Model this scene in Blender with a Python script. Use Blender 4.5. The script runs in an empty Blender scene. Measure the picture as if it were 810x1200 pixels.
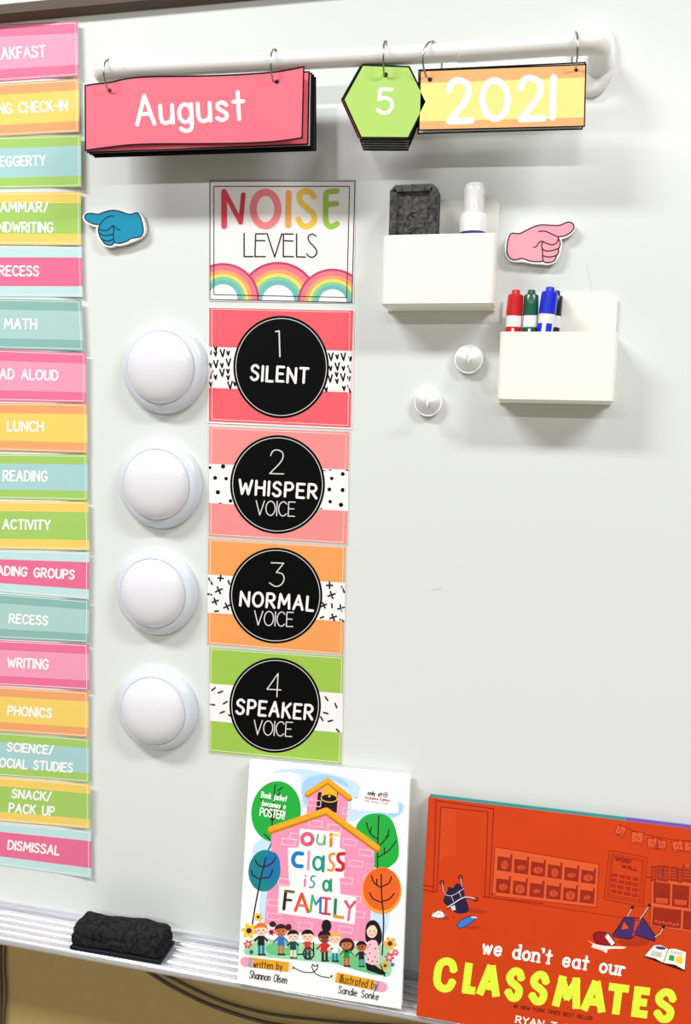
import bpy, bmesh, math, random
from mathutils import Vector, Matrix, noise
from mathutils.geometry import tessellate_polygon
random.seed(4)
SC = bpy.context.scene
COL = SC.collection

# ------------------------------------------------------------------ camera, world, lights, exposure
F, D, Z0 = 974.0, 1.04, 1.62           # focal length in pixels of the 810x1200 frame, distance to the board, eye height
AN = Vector((225., -103., F)).normalized()            # board normal (into the wall) seen by the camera
AH = Vector((4312., 215., -F)); AH = (AH - AN * AH.dot(AN)).normalized()
AD = AN.cross(AH)                                     # straight down
cd = bpy.data.cameras.new('camera'); cam = bpy.data.objects.new('camera', cd); COL.objects.link(cam)
cd.sensor_fit = 'AUTO'; cd.sensor_width = 36; cd.lens = F / 1200 * 36; cd.clip_start = .02
cam.matrix_world = Matrix(((AH.x, -AH.y, -AH.z, 0), (AN.x, -AN.y, -AN.z, -D), (-AD.x, AD.y, AD.z, Z0), (0, 0, 0, 1)))
SC.camera = cam

w = bpy.data.worlds.new('room_light'); SC.world = w; w.use_nodes = True
bg = w.node_tree.nodes['Background']
bg.inputs[0].default_value = (1, .91, .76, 1); bg.inputs[1].default_value = .17

def area(name, loc, size, power, aim=None, col=(1, 1, 1)):
    l = bpy.data.lights.new(name, 'AREA'); l.shape = 'RECTANGLE'; l.size, l.size_y = size; l.energy = power; l.color = col
    o = bpy.data.objects.new(name, l); COL.objects.link(o); o.location = loc
    if aim: o.rotation_euler = (Vector(aim) - Vector(loc)).to_track_quat('-Z', 'Y').to_euler()
    return o
CEIL = Z0 + 1.85
for lx, ly, lw, pw in ((-1.75, -1.4, 1.4, 84), (1.65, -1.4, 1.4, 76), (-1.9, -4.6, 1.6, 64), (.2, -4.6, 1.6, 56), (2.2, -4.6, 1.6, 46)):
    area('ceiling_panel_light', (lx, ly, CEIL), (lw, .32), pw)

vs = SC.view_settings
vs.view_transform = 'Standard'; vs.look = 'None'; vs.exposure = 0.07; vs.gamma = 1.0; vs.use_curve_mapping = False

# ------------------------------------------------------------------ materials
def lin(c):
    c = c / 255
    return c / 12.92 if c <= .04045 else ((c + .055) / 1.055) ** 2.4
MATS = {}
def mat(name, rgb, rough=.42, bump=0., scale=60., metal=0., coat=0., var=.04, detail=3., alpha=None, spec=.5, vscale=None):
    if name in MATS: return MATS[name]
    m = bpy.data.materials.new(name); m.use_nodes = True
    nt = m.node_tree; b = nt.nodes['Principled BSDF']
    c = [lin(x) for x in rgb]
    tc = nt.nodes.new('ShaderNodeTexCoord'); nz = nt.nodes.new('ShaderNodeTexNoise')
    nz.inputs['Scale'].default_value = vscale or scale; nz.inputs['Detail'].default_value = detail
    nt.links.new(tc.outputs['Object'], nz.inputs['Vector'])
    mx = nt.nodes.new('ShaderNodeMixRGB'); mx.blend_type = 'MIX'
    mx.inputs[1].default_value = (*[x * (1 - var) for x in c], 1); mx.inputs[2].default_value = (*[min(1, x * (1 + var)) for x in c], 1)
    if var > .2:
        mr = nt.nodes.new('ShaderNodeMapRange'); mr.inputs[1].default_value = .36; mr.inputs[2].default_value = .64
        nt.links.new(nz.outputs['Fac'], mr.inputs[0]); nt.links.new(mr.outputs[0], mx.inputs[0])
    else: nt.links.new(nz.outputs['Fac'], mx.inputs[0])
    nt.links.new(mx.outputs[0], b.inputs['Base Color'])
    b.inputs['Roughness'].default_value = rough; b.inputs['Metallic'].default_value = metal
    b.inputs['Coat Weight'].default_value = coat; b.inputs['Coat Roughness'].default_value = .15
    b.inputs['Specular IOR Level'].default_value = spec
    if bump:
        n2 = nt.nodes.new('ShaderNodeTexNoise'); n2.inputs['Scale'].default_value = scale; n2.inputs['Detail'].default_value = 4
        nt.links.new(tc.outputs['Object'], n2.inputs['Vector'])
        bp_ = nt.nodes.new('ShaderNodeBump'); bp_.inputs['Strength'].default_value = bump; bp_.inputs['Distance'].default_value = .002
        nt.links.new(n2.outputs['Fac'], bp_.inputs['Height']); nt.links.new(bp_.outputs[0], b.inputs['Normal'])
    if alpha is not None: b.inputs['Alpha'].default_value = alpha
    MATS[name] = m
    return m
def ink(r, g, b, rough=.5):
    return mat('ink_%d_%d_%d' % (r, g, b), (r, g, b), rough, var=.03, scale=35, spec=.22)
WHITE = ink(250, 249, 246); BLACK = mat('black_ink', (8, 8, 9), .6, spec=.1)

# ------------------------------------------------------------------ geometry helpers
EYE = Vector((0, -D, Z0))
def ray(px, py):
    c = Vector((px - 405, py - 600, F))
    return Vector((c.dot(AH), c.dot(AN), -c.dot(AD)))
def bp(px, py, p=0.):                     # point at distance p in front of the board face
    r = ray(px, py); return EYE + r * ((D - p) / r.y)
def onz(px, py, z):                       # point on a level surface
    r = ray(px, py); return EYE + r * ((z - Z0) / r.z)

def tag(o, label=None, cat=None, group=None, kind=None):
    if label: o['label'] = label
    if cat: o['category'] = cat
    if group: o['group'] = group
    if kind: o['kind'] = kind
    return o
def empty(name, loc):
    o = bpy.data.objects.new(name, None); COL.objects.link(o); o.location = loc; o.empty_display_size = .02
    return o
def world_loc(o):
    v = Vector(o.location)
    while o.parent: o = o.parent; v += Vector(o.location)
    return v
def obj(name, bm, mats, parent=None, smooth=None, origin=None):
    bm.normal_update()
    if origin is None:
        if parent is not None: origin = world_loc(parent)
        else:
            xs = [v.co for v in bm.verts]
            origin = Vector([sum((min(c[i] for c in xs), max(c[i] for c in xs))) / 2 for i in range(3)])
    bmesh.ops.translate(bm, verts=bm.verts, vec=-Vector(origin))
    me = bpy.data.meshes.new(name); bm.to_mesh(me); bm.free()
    for m in (mats if isinstance(mats, (list, tuple)) else [mats]): me.materials.append(m)
    o = bpy.data.objects.new(name, me); COL.objects.link(o)
    if parent is not None: o.parent = parent; o.location = Vector(origin) - world_loc(parent)
    else: o.location = origin
    if smooth is not None:
        for p in me.polygons: p.use_smooth = True
        try: me.set_sharp_from_angle(angle=math.radians(smooth))
        except Exception: pass
    return o
def recalc(bm): bmesh.ops.recalc_face_normals(bm, faces=bm.faces)

def catmull(pts, n=8, closed=False):
    P = [Vector(p) for p in pts]; out = []; N = len(P)
    for i in range(N if closed else N - 1):
        if closed: a, b, c, d = P[i - 1], P[i], P[(i + 1) % N], P[(i + 2) % N]
        else: a, b, c, d = P[max(i - 1, 0)], P[i], P[i + 1], P[min(i + 2, N - 1)]
        for k in range(n):
            t = k / n
            out.append(.5 * ((2 * b) + (c - a) * t + (2 * a - 5 * b + 4 * c - d) * t * t + (3 * b - a - 3 * c + d) * t ** 3))
    if not closed: out.append(P[-1])
    return out
def ell(cx, cy, rx, ry, n=40, rot=0, a0=0, a1=360):
    full = abs(a1 - a0) >= 360; out = []
    for k in range(n if full else n + 1):
        a = math.radians(a0 + (a1 - a0) * k / n); x, y = rx * math.cos(a), ry * math.sin(a); r = math.radians(rot)
        out.append(Vector((cx + x * math.cos(r) - y * math.sin(r), cy + x * math.sin(r) + y * math.cos(r))))
    return out
def offset_poly(pts, d):                 # grow a closed outline
    P = [Vector(p) for p in pts]; N = len(P)
    A = sum(P[i].x * P[(i + 1) % N].y - P[(i + 1) % N].x * P[i].y for i in range(N)); s = 1 if A > 0 else -1
    out = []
    for i in range(N):
        e1 = (P[i] - P[i - 1]).normalized(); e2 = (P[(i + 1) % N] - P[i]).normalized()
        n1 = Vector((e1.y, -e1.x)); n2 = Vector((e2.y, -e2.x)); m = n1 + n2
        m = m.normalized() if m.length > 1e-6 else n1
        out.append(P[i] + m * d * s / max(.6, m.dot(n1)))
    return out
def tube(bm, pts, rad, seg=14, caps=True, mi=0):
    P = [Vector(p) for p in pts]; R = rad if isinstance(rad, (list, tuple)) else [rad] * len(P)
    t0 = (P[1] - P[0]).normalized(); u = t0.orthogonal().normalized(); rings = []
    for i in range(len(P)):
        t = (P[min(i + 1, len(P) - 1)] - P[max(i - 1, 0)]).normalized()
        u = (u - t * u.dot(t)).normalized(); v = t.cross(u)
        rings.append([bm.verts.new(P[i] + (u * math.cos(2 * math.pi * k / seg) + v * math.sin(2 * math.pi * k / seg)) * R[i]) for k in range(seg)])
    for a, b in zip(rings, rings[1:]):
        for k in range(seg): bm.faces.new((a[k], a[(k + 1) % seg], b[(k + 1) % seg], b[k])).material_index = mi
    if caps: bm.faces.new(rings[0][::-1]).material_index = mi; bm.faces.new(rings[-1]).material_index = mi
def lathe(bm, prof, M, seg=48, mi=0):    # profile (radius, height) spun about local Z of matrix M
    rings = []
    for r, z in prof:
        if r < 1e-6: rings.append([bm.verts.new(M @ Vector((0, 0, z)))])
        else: rings.append([bm.verts.new(M @ Vector((r * math.cos(2 * math.pi * k / seg), r * math.sin(2 * math.pi * k / seg), z))) for k in range(seg)])
    for a, b in zip(rings, rings[1:]):
        for k in range(seg):
            k2 = (k + 1) % seg
            if len(a) == 1 and len(b) == 1: break
            if len(a) == 1: f = bm.faces.new((a[0], b[k2], b[k]))
            elif len(b) == 1: f = bm.faces.new((a[k], a[k2], b[0]))
            else: f = bm.faces.new((a[k], a[k2], b[k2], b[k]))
            f.material_index = mi
    if len(rings[0]) > 1: bm.faces.new(rings[0][::-1]).material_index = mi
    if len(rings[-1]) > 1: bm.faces.new(rings[-1]).material_index = mi
def rbox(bm, c, s, bev=.002, seg=2, M=None):
    r = bmesh.ops.create_cube(bm, size=1); vs_ = r['verts']
    for v in vs_: v.co = Vector((v.co.x * s[0], v.co.y * s[1], v.co.z * s[2]))
    if bev:
        es = list({e for v in vs_ for e in v.link_edges})
        rb = bmesh.ops.bevel(bm, geom=es, offset=bev, segments=seg, affect='EDGES', profile=.5)
        vs_ = list({v for f in rb['faces'] for v in f.verts} | {v for v in vs_ if v.is_valid})
    for v in vs_:
        v.co = (M @ v.co) if M else v.co
        v.co += Vector(c)
def prism(bm, front, back, mi_side=0, mi_front=0):   # two matching closed 3D outlines
    a = [bm.verts.new(p) for p in front]; b = [bm.verts.new(p) for p in back]; N = len(a)
    for k in range(N): bm.faces.new((a[k], a[(k + 1) % N], b[(k + 1) % N], b[k])).material_index = mi_side
    for ring in (a, b):
        for t in tessellate_polygon([[v.co for v in ring]]):
            try: bm.faces.new([ring[i] for i in t]).material_index = mi_front
            except ValueError: pass
    recalc(bm)
TO_ROOM = Matrix.Rotation(math.radians(90), 4, 'X')   # local +Z -> world -Y (out of the board)

# ------------------------------------------------------------------ single-stroke lettering
GL = {}
def g(c, s):
    w_, _, r = s.partition('|'); st = []
    for part in r.split(';'):
        k, *xs = part.split()
        st.append((k, [tuple(float(q) / 100 for q in a.split(',')) for a in xs]))
    GL[c] = (float(w_) / 100, st)
for line in '''A 70|L 0,0 35,100 70,0;L 13,36 57,36
B 60|L 0,0 0,100;C 0,100 38,98 52,76 38,55 0,52;C 0,52 45,49 60,27 45,3 0,0
C 64|C 62,84 45,99 20,94 3,68 2,35 18,6 42,0 63,16
D 64|L 0,0 0,100;C 0,100 36,96 62,70 62,30 36,4 0,0
E 52|L 52,100 0,100 0,0 52,0;L 0,52 44,52
F 50|L 50,100 0,100 0,0;L 0,52 42,52
G 68|C 64,84 45,99 20,94 3,68 2,35 18,6 42,0 62,14 66,44;L 66,44 42,44
H 62|L 0,0 0,100;L 62,0 62,100;L 0,52 62,52
I 0|L 0,0 0,100
K 58|L 0,0 0,100;L 56,100 0,42;L 20,58 58,0
L 48|L 0,100 0,0 48,0
M 82|L 0,0 8,100 41,30 74,100 82,0
N 64|L 0,0 0,100 64,0 64,100
O 74|O 37,50,37,50
P 56|L 0,0 0,100;C 0,100 40,98 56,74 40,50 0,47
R 60|L 0,0 0,100;C 0,100 40,98 56,74 40,50 0,48;L 22,48 60,0
S 56|C 53,86 36,100 14,96 3,80 10,62 30,52 48,40 54,22 42,4 18,0 0,15
T 62|L 0,100 62,100;L 31,100 31,0
U 62|L 0,100 0,30;C 0,30 8,7 31,0 54,7 62,30;L 62,30 62,100
V 66|L 0,100 33,0 66,100
W 92|L 0,100 22,0 46,75 70,0 92,100
Y 62|L 0,100 31,48 62,100;L 31,48 31,0
a 50|O 25,31,25,31;L 50,62 50,0
b 50|O 25,31,25,31;L 0,100 0,0
c 47|C 46,50 28,62 7,52 2,30 10,7 28,0 46,11
d 50|O 25,31,25,31;L 50,100 50,0
e 50|L 2,33 48,33;C 48,33 43,54 25,62 6,52 1,30 8,8 28,0 46,11
f 38|C 38,92 26,100 16,90 14,70;L 14,70 14,0;L 0,60 34,60
g 50|O 25,31,25,31;L 50,62 50,-8;C 50,-8 42,-28 22,-31 4,-22
h 46|L 0,100 0,0;C 0,40 10,57 26,62 42,54 46,34;L 46,34 46,0
i 0|L 0,62 0,0;D 0,85
j 18|L 18,62 18,-10;C 18,-10 12,-26 0,-28;D 18,85
k 44|L 0,100 0,0;L 42,62 0,26;L 16,38 44,0
l 0|L 0,100 0,0
m 76|L 0,62 0,0;C 0,40 10,57 22,62 34,54 38,34;L 38,34 38,0;C 38,40 48,57 60,62 72,54 76,34;L 76,34 76,0
n 46|L 0,62 0,0;C 0,40 10,57 26,62 42,54 46,34;L 46,34 46,0
o 52|O 26,31,26,31
r 34|L 0,62 0,0;C 0,36 8,54 20,61 34,58
s 42|C 40,52 26,62 8,58 4,45 20,33 38,22 38,8 20,0 1,8
t 40|L 20,95 20,0;L 0,62 40,62
u 48|L 0,62 0,24;C 0,24 6,5 22,0 40,8 48,26;L 48,62 48,0
v 46|L 0,62 23,0 46,62
w 66|L 0,62 17,0 33,55 49,0 66,62
x 44|L 0,62 44,0;L 44,62 0,0
y 48|L 0,62 24,4;L 48,62 14,-30
0 62|O 31,50,31,50
1 20|L 0,86 20,100 20,0
2 62|C 2,76 12,95 32,100 54,90 57,68 44,45 22,22 0,0;L 0,0 62,0
3 58|L 4,100 54,100 26,60;C 26,60 50,54 58,32 46,7 24,0 0,14
4 60|L 44,0 44,100 0,30 60,30
5 56|L 52,100 8,100 4,56;C 4,56 26,64 50,54 56,30 42,5 20,0 0,12
/ 40|L 0,-5 40,105
- 36|L 0,48 36,48
' 0|L 0,100 0,78
! 0|L 0,100 0,32;D 0,3
. 0|D 0,3
# 56|L 14,0 24,100;L 36,0 46,100;L 0,34 56,34;L 4,66 58,66'''.split('\n'):
    g(line[0], line[2:])

class Art:
    """Printed artwork laid on a surface; coordinates are traced units, T = (origin x, origin y, scale) brings them to the frame."""
    def __init__(s, surf, T=(0, 0, 1), bm=None):
        s.surf, s.T, s.bm, s.mats, s.k = surf, T, bm or bmesh.new(), [], 0
    def mi(s, m):
        if m not in s.mats: s.mats.append(m)
        return s.mats.index(m)
    def P(s, p, layer): return s.surf(s.T[0] + p[0] / s.T[2], s.T[1] + p[1] / s.T[2], layer)
    def face(s, vs_, mi):
        try: s.bm.faces.new(vs_).material_index = mi
        except ValueError: pass
    def poly(s, pts, m, layer=1, smooth=0):
        pts = [Vector(p) for p in pts]
        if smooth: pts = catmull(pts, smooth, True)
        mi = s.mi(m); vs_ = [s.bm.verts.new(s.P(p, layer)) for p in pts]
        for t in tessellate_polygon([[Vector((p[0], p[1], 0)) for p in pts]]): s.face([vs_[i] for i in t], mi)
    def strip(s, top, bot, m, layer=1, n=1):      # between two outlines with equal point counts
        mi = s.mi(m); rows = []
        for a, b in zip(top, bot):
            a, b = Vector(a), Vector(b); rows.append([s.bm.verts.new(s.P(a.lerp(b, k / n), layer)) for k in range(n + 1)])
        for r1, r2 in zip(rows, rows[1:]):
            for k in range(n): s.face((r1[k], r1[k + 1], r2[k + 1], r2[k]), mi)
    def quad(s, tl, tr, br, bl, m, layer=1, nx=14):
        tl, tr, br, bl = map(Vector, (tl, tr, br, bl))
        s.strip([tl.lerp(tr, k / nx) for k in range(nx + 1)], [bl.lerp(br, k / nx) for k in range(nx + 1)], m, layer)
    def disc(s, cx, cy, rx, m, layer=1, ry=None, n=14, rot=0):
        s.poly(ell(cx, cy, rx, ry or rx, n, rot), m, layer)
    def ring(s, cx, cy, rx, ry, wd, m, layer=1, n=72, a0=0, a1=360):
        o_, i_ = ell(cx, cy, rx, ry, n, 0, a0, a1), ell(cx, cy, rx - wd, ry - wd, n, 0, a0, a1)
        if abs(a1 - a0) >= 360: o_.append(o_[0]); i_.append(i_[0])
        s.strip(o_, i_, m, layer)
    def line(s, pts, wd, m, layer=2, closed=False, smooth=0, caps=True, sq=0.):
        pts = [Vector(p) for p in pts]
        if smooth: pts = catmull(pts, smooth, closed)
        if closed: pts = pts + [pts[0]]
        pts = [p for i, p in enumerate(pts) if i == 0 or (p - pts[i - 1]).length > 1e-5]
        if len(pts) < 2: return
        if sq:                                   # blunt-ended poster lettering
            n_s = len(pts) - 1
            for i in range(n_s):
                p, q = pts[i], pts[i + 1]; t = (q - p).normalized(); n_ = Vector((-t.y, t.x)) * wd / 2
                sharp0 = i == 0 or (pts[i] - pts[i - 1]).normalized().dot(t) < .7; sharp1 = i == n_s - 1 or (pts[i + 2] - pts[i + 1]).normalized().dot(t) < .7
                p = p - t * wd * sq if sharp0 else p; q = q + t * wd * sq if sharp1 else q
                s.k += 1; s.strip([p + n_, q + n_], [p - n_, q - n_], m, layer + (s.k % 29) * .03)
                if not sharp1: s.k += 1; s.disc(pts[i + 1].x, pts[i + 1].y, wd / 2, m, layer + (s.k % 29) * .03, n=14)
            return
        if wd / s.T[2] < .75 and len(pts) < 90:        # hairlines: one mitred ribbon per smooth run
            runs = [[pts[0]]]
            for i in range(1, len(pts)):
                runs[-1].append(pts[i])
                if i < len(pts) - 1 and (pts[i] - pts[i - 1]).normalized().dot((pts[i + 1] - pts[i]).normalized()) < .6: runs.append([pts[i]])
            for r in runs:
                L_, R_ = [], []
                for i, p in enumerate(r):
                    a = (r[i] - r[i - 1]).normalized() if i else (r[1] - r[0]).normalized()
                    b = (r[i + 1] - r[i]).normalized() if i < len(r) - 1 else a
                    t = (a + b).normalized(); n_ = Vector((-t.y, t.x)) * (wd / 2) / max(.7, t.dot(a))
                    e = t * wd * .45 if (i == 0 or i == len(r) - 1) and caps else Vector((0, 0))
                    L_.append(p + n_ + (e if i else -e)); R_.append(p - n_ + (e if i else -e))
                s.k += 1; s.strip(L_, R_, m, layer + (s.k % 29) * .03)
            return
        # broad strokes: every segment and every joint is its own small patch on its own hair-thin level
        for i in range(len(pts) - 1):
            p, q = pts[i], pts[i + 1]; t = (q - p).normalized(); n_ = Vector((-t.y, t.x)) * wd / 2
            s.k += 1; s.strip([p + n_, q + n_], [p - n_, q - n_], m, layer + (s.k % 29) * .03)
        js = range(len(pts)) if caps else range(1, len(pts) - 1)
        if closed: js = range(1, len(pts))
        for i in js:
            s.k += 1; s.disc(pts[i].x, pts[i].y, wd / 2, m, layer + (s.k % 29) * .03, n=14)
    def text(s, txt, p0, p1, h, wd, m, layer=4, gap=.24, serif=0, lean=0., colors=None, jitter=0.):
        """p0 / p1: baseline ends; h: cap height; letters are fitted to the length."""
        p0, p1 = Vector(p0), Vector(p1); ex = (p1 - p0).normalized(); up = Vector((ex.y, -ex.x))
        tot = 0
        for i, c in enumerate(txt): tot += (.42 if c == ' ' else GL[c][0]) + (gap if i < len(txt) - 1 else 0)
        sx = ((p1 - p0).length - wd) / max(tot, 1e-6) if tot > 1e-6 else 1; x = 0
        for ci, c in enumerate(txt):
            if c == ' ': x += .42 + gap; continue
            gw, st = GL[c]; mm = colors[ci % len(colors)] if colors else m; jy = random.uniform(-jitter, jitter) * h
            def Q(q): return p0 + ex * (wd / 2 + (x + q[0]) * sx + lean * q[1] * h) + up * (wd / 2 + q[1] * (h - wd) + jy)
            for k, ps in st:
                if k == 'L':
                    s.line([Q(q) for q in ps], wd, mm, layer)
                    if serif:
                        for i in range(len(ps) - 1):
                            a, b = ps[i], ps[i + 1]
                            if abs(a[0] - b[0]) < .15 * abs(a[1] - b[1]):
                                for e in (a, b):
                                    if e[1] in (0, .62, 1.) and len(ps) == 2:
                                        s.line([Q((e[0] - serif * (1 if e[1] else .9), e[1])), Q((e[0] + (serif * .9 if e[1] == 0 else 0), e[1]))], wd * .62, mm, layer)
                elif k == 'C': s.line(catmull([Q(q) for q in ps], 5), wd, mm, layer)
                elif k == 'O':
                    o_ = GL[c][1][0][1]; cx, cy = ps[0]; rx, ry = ps[1]
                    s.line([Q(q) for q in ell(cx, cy, rx, ry, 26)], wd, mm, layer, closed=True, caps=False)
                elif k == 'D': q = Q(ps[0]); s.disc(q.x, q.y, wd * .62, mm, layer)
            x += gw + gap
# the 'O cx,cy,rx,ry' strokes are stored as one four-number item: split them into (cx, cy), (rx, ry)
for c_, (w_, st_) in list(GL.items()):
    GL[c_] = (w_, [(k, [(ps[0][0], ps[0][1]), (ps[0][2], ps[0][3])] if k == 'O' else ps) for k, ps in st_])

LAY = 4e-5
def flat(p): return lambda x, y, l: bp(x, y, p + l * LAY)
def curved(pf): return lambda x, y, l: bp(x, y, pf(x, y) + l * LAY)
def sheet(surf, top, bot, m_front, m_back=None, thick=.0004, ny=3, T=(0, 0, 1)):
    """paper sheet: printed front, plain back, thin edge. top / bot: matching outlines."""
    a = Art(surf, T); n = len(top) - 1; bk = m_back or m_front
    F_, B_ = [], []
    for i in range(n + 1):
        t_, b_ = Vector(top[i]), Vector(bot[i]); fr = []; br = []
        for k in range(ny + 1):
            q = t_.lerp(b_, k / ny); f = a.P(q, 0); fr.append(a.bm.verts.new(f))
            br.append(a.bm.verts.new(a.P(q, -thick / LAY)))
        F_.append(fr); B_.append(br)
    mf, mb = a.mi(m_front), a.mi(bk)
    for i in range(n):
        for k in range(ny):
            a.face((F_[i][k], F_[i][k + 1], F_[i + 1][k + 1], F_[i + 1][k]), mf)
            a.face((B_[i][k], B_[i + 1][k], B_[i + 1][k + 1], B_[i][k + 1]), mb)
        a.face((F_[i][0], F_[i + 1][0], B_[i + 1][0], B_[i][0]), mb); a.face((F_[i][ny], B_[i][ny], B_[i + 1][ny], F_[i + 1][ny]), mb)
    for k in range(ny):
        a.face((F_[0][k], B_[0][k], B_[0][k + 1], F_[0][k + 1]), mb); a.face((F_[n][k], F_[n][k + 1], B_[n][k + 1], B_[n][k]), mb)
    return a
def seg(a, b, n): a, b = Vector(a), Vector(b); return [a.lerp(b, k / n) for k in range(n + 1)]
def bil(tl, tr, br, bl):
    tl, tr, br, bl = map(Vector, (tl, tr, br, bl))
    return lambda u, v: tl.lerp(tr, u).lerp(bl.lerp(br, u), v)
def finish(a, name, label, cat, group=None, parent=None, smooth=None):
    o = obj(name, a.bm, a.mats, parent, smooth)
    return tag(o, label, cat, group)

# ------------------------------------------------------------------ setting: wall, floor
def plane(name, pts, m):
    bm = bmesh.new(); bm.faces.new([bm.verts.new(p) for p in pts]); o = obj(name, bm, m); o['kind'] = 'structure'; return o
WALL_Y = .022
bm = bmesh.new(); rbox(bm, (0, WALL_Y + .05, 1.45), (7, .1, 2.9), 0)
tag(obj('wall_back', bm, mat('beige_wall_paint', (176, 151, 94), .6, .15, 90, var=.06)), kind='structure')
bm = bmesh.new(); rbox(bm, (0, -2.9, -.05), (7, 5.85, .1), 0)
tag(obj('floor', bm, mat('grey_floor_tile', (150, 142, 130), .5, .05, 30, var=.1)), kind='structure')

# ------------------------------------------------------------------ whiteboard: writing surface, top rail, tray
XL, XR = -1.15, .95
zt = bp(0, 1063, .004).z            # top of tray surface
zb = bp(0, 1056, .003).z            # where the flange of the tray ends on the board
rail_b = bp(0, 27.5, 0.).z; rail_b2 = bp(0, 16, .013).z; rail_t = bp(0, 4, .013).z
board = empty('whiteboard', (-.1, 0, zt))
tag(board, 'white dry-erase board with dark rail along the top and silver marker tray below', 'whiteboard')
aB = Art(flat(0.))
rbox(aB.bm, ((XL + XR) / 2, .011, (rail_b + .03 + zt - .004) / 2), (XR - XL, .022, rail_b + .03 - zt + .004), 0)
BOARD = mat('board_enamel', (226, 231, 227), .24, .02, 14, coat=.25, var=.012, vscale=2.5)
SCUFF = mat('scuff_grey', (212, 212, 208), .5); aB.mi(BOARD)
def scuff(pts, wd, T=(0, 0, 1), sm=4):
    aB.T = T; aB.line(pts, wd, SCUFF, 1, smooth=sm)
t1 = (0, 0, 5.0625)
for pts in ([(508, 178), (520, 205), (540, 222)], [(560, 215), (575, 240), (600, 238)], [(655, 92), (650, 112), (662, 125)], [(690, 150), (692, 185)], [(618, 140), (640, 118)]):
    scuff(pts, 2.4, t1)
scuff([(122, 188), (170, 180), (200, 168), (240, 152), (285, 133)], 2.0, (150, 0, 4.5)); scuff([(330, 112), (365, 98)], 2.0, (150, 0, 4.5))
scuff([(672, 288), (680, 320), (686, 345), (690, 372)], 2.2, (430, 200, 2.613)); scuff([(595, 45), (600, 70), (604, 95)], 2.2, (575, 325, 5.0625))
scuff([(180, 440), (200, 436)], 6, (420, 480, 2.077)); scuff([(241, 378), (243, 382)], 3, (420, 480, 2.077))
scuff([(620, 470), (640, 530), (660, 545)], 3, (475, 395, 8.1)); scuff([(500, 430), (520, 440)], 4, (475, 395, 8.1))
obj('writing_surface', aB.bm, aB.mats, board)
# rail: a boxed lip standing 20 mm out with a bead along its lower front edge
bm = bmesh.new()
prof = [(.0, rail_b), (.0035, rail_b), (.0050, rail_b + .0006), (.0125, rail_b2 - .002), (.0138, rail_b2 - .0008), (.0138, rail_b2 + .0004), (.0122, rail_b2 + .0016), (.0122, rail_t - .002), (.0105, rail_t), (0., rail_t)]
def extrude_profile(bm, prof, x0, x1):
    A = [bm.verts.new((x0, -p, z)) for p, z in prof]; B = [bm.verts.new((x1, -p, z)) for p, z in prof]; N = len(prof)
    for k in range(N): bm.faces.new((A[k], A[(k + 1) % N], B[(k + 1) % N], B[k]))
    for r_ in (A, B):
        for t in tessellate_polygon([[v.co for v in r_]]): bm.faces.new([r_[i] for i in t])
    recalc(bm)
extrude_profile(bm, prof, XL, XR)
obj('top_rail', bm, mat('bronzed_rail', (96, 85, 73), .6, .03, 40, var=.06, spec=.15), board, 25)
# tray: flange, four rounded ribs, rolled lip
LIP0, LIP1 = .0575, .0705
prof = [(.0, zb), (.0035, zb), (.0045, zt + .0008)]
nb = 4; wdt = (LIP0 - .0045) / nb
for i in range(nb):
    for k in range(0, 9):
        s_ = k / 8; prof.append((.0045 + wdt * (i + s_), zt - .0030 + .0050 * math.sin(math.pi * min(max(s_, 0.0), 1)) ** .75))
lc = (LIP0 + LIP1) / 2; lr = .0070
for k in range(0, 15):
    a = math.radians(165 - 255 * k / 14); prof.append((lc + lr * math.cos(a), zt - .0052 + lr * math.sin(a)))
prof += [(.055, zt - .0122), (.0, zt - .0122)]
bm = bmesh.new(); extrude_profile(bm, prof, XL, XR)
TRAY = mat('tray_aluminium', (206, 206, 211), .27, metal=.5, var=.02)
obj('marker_tray', bm, TRAY, board, 40)

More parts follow.
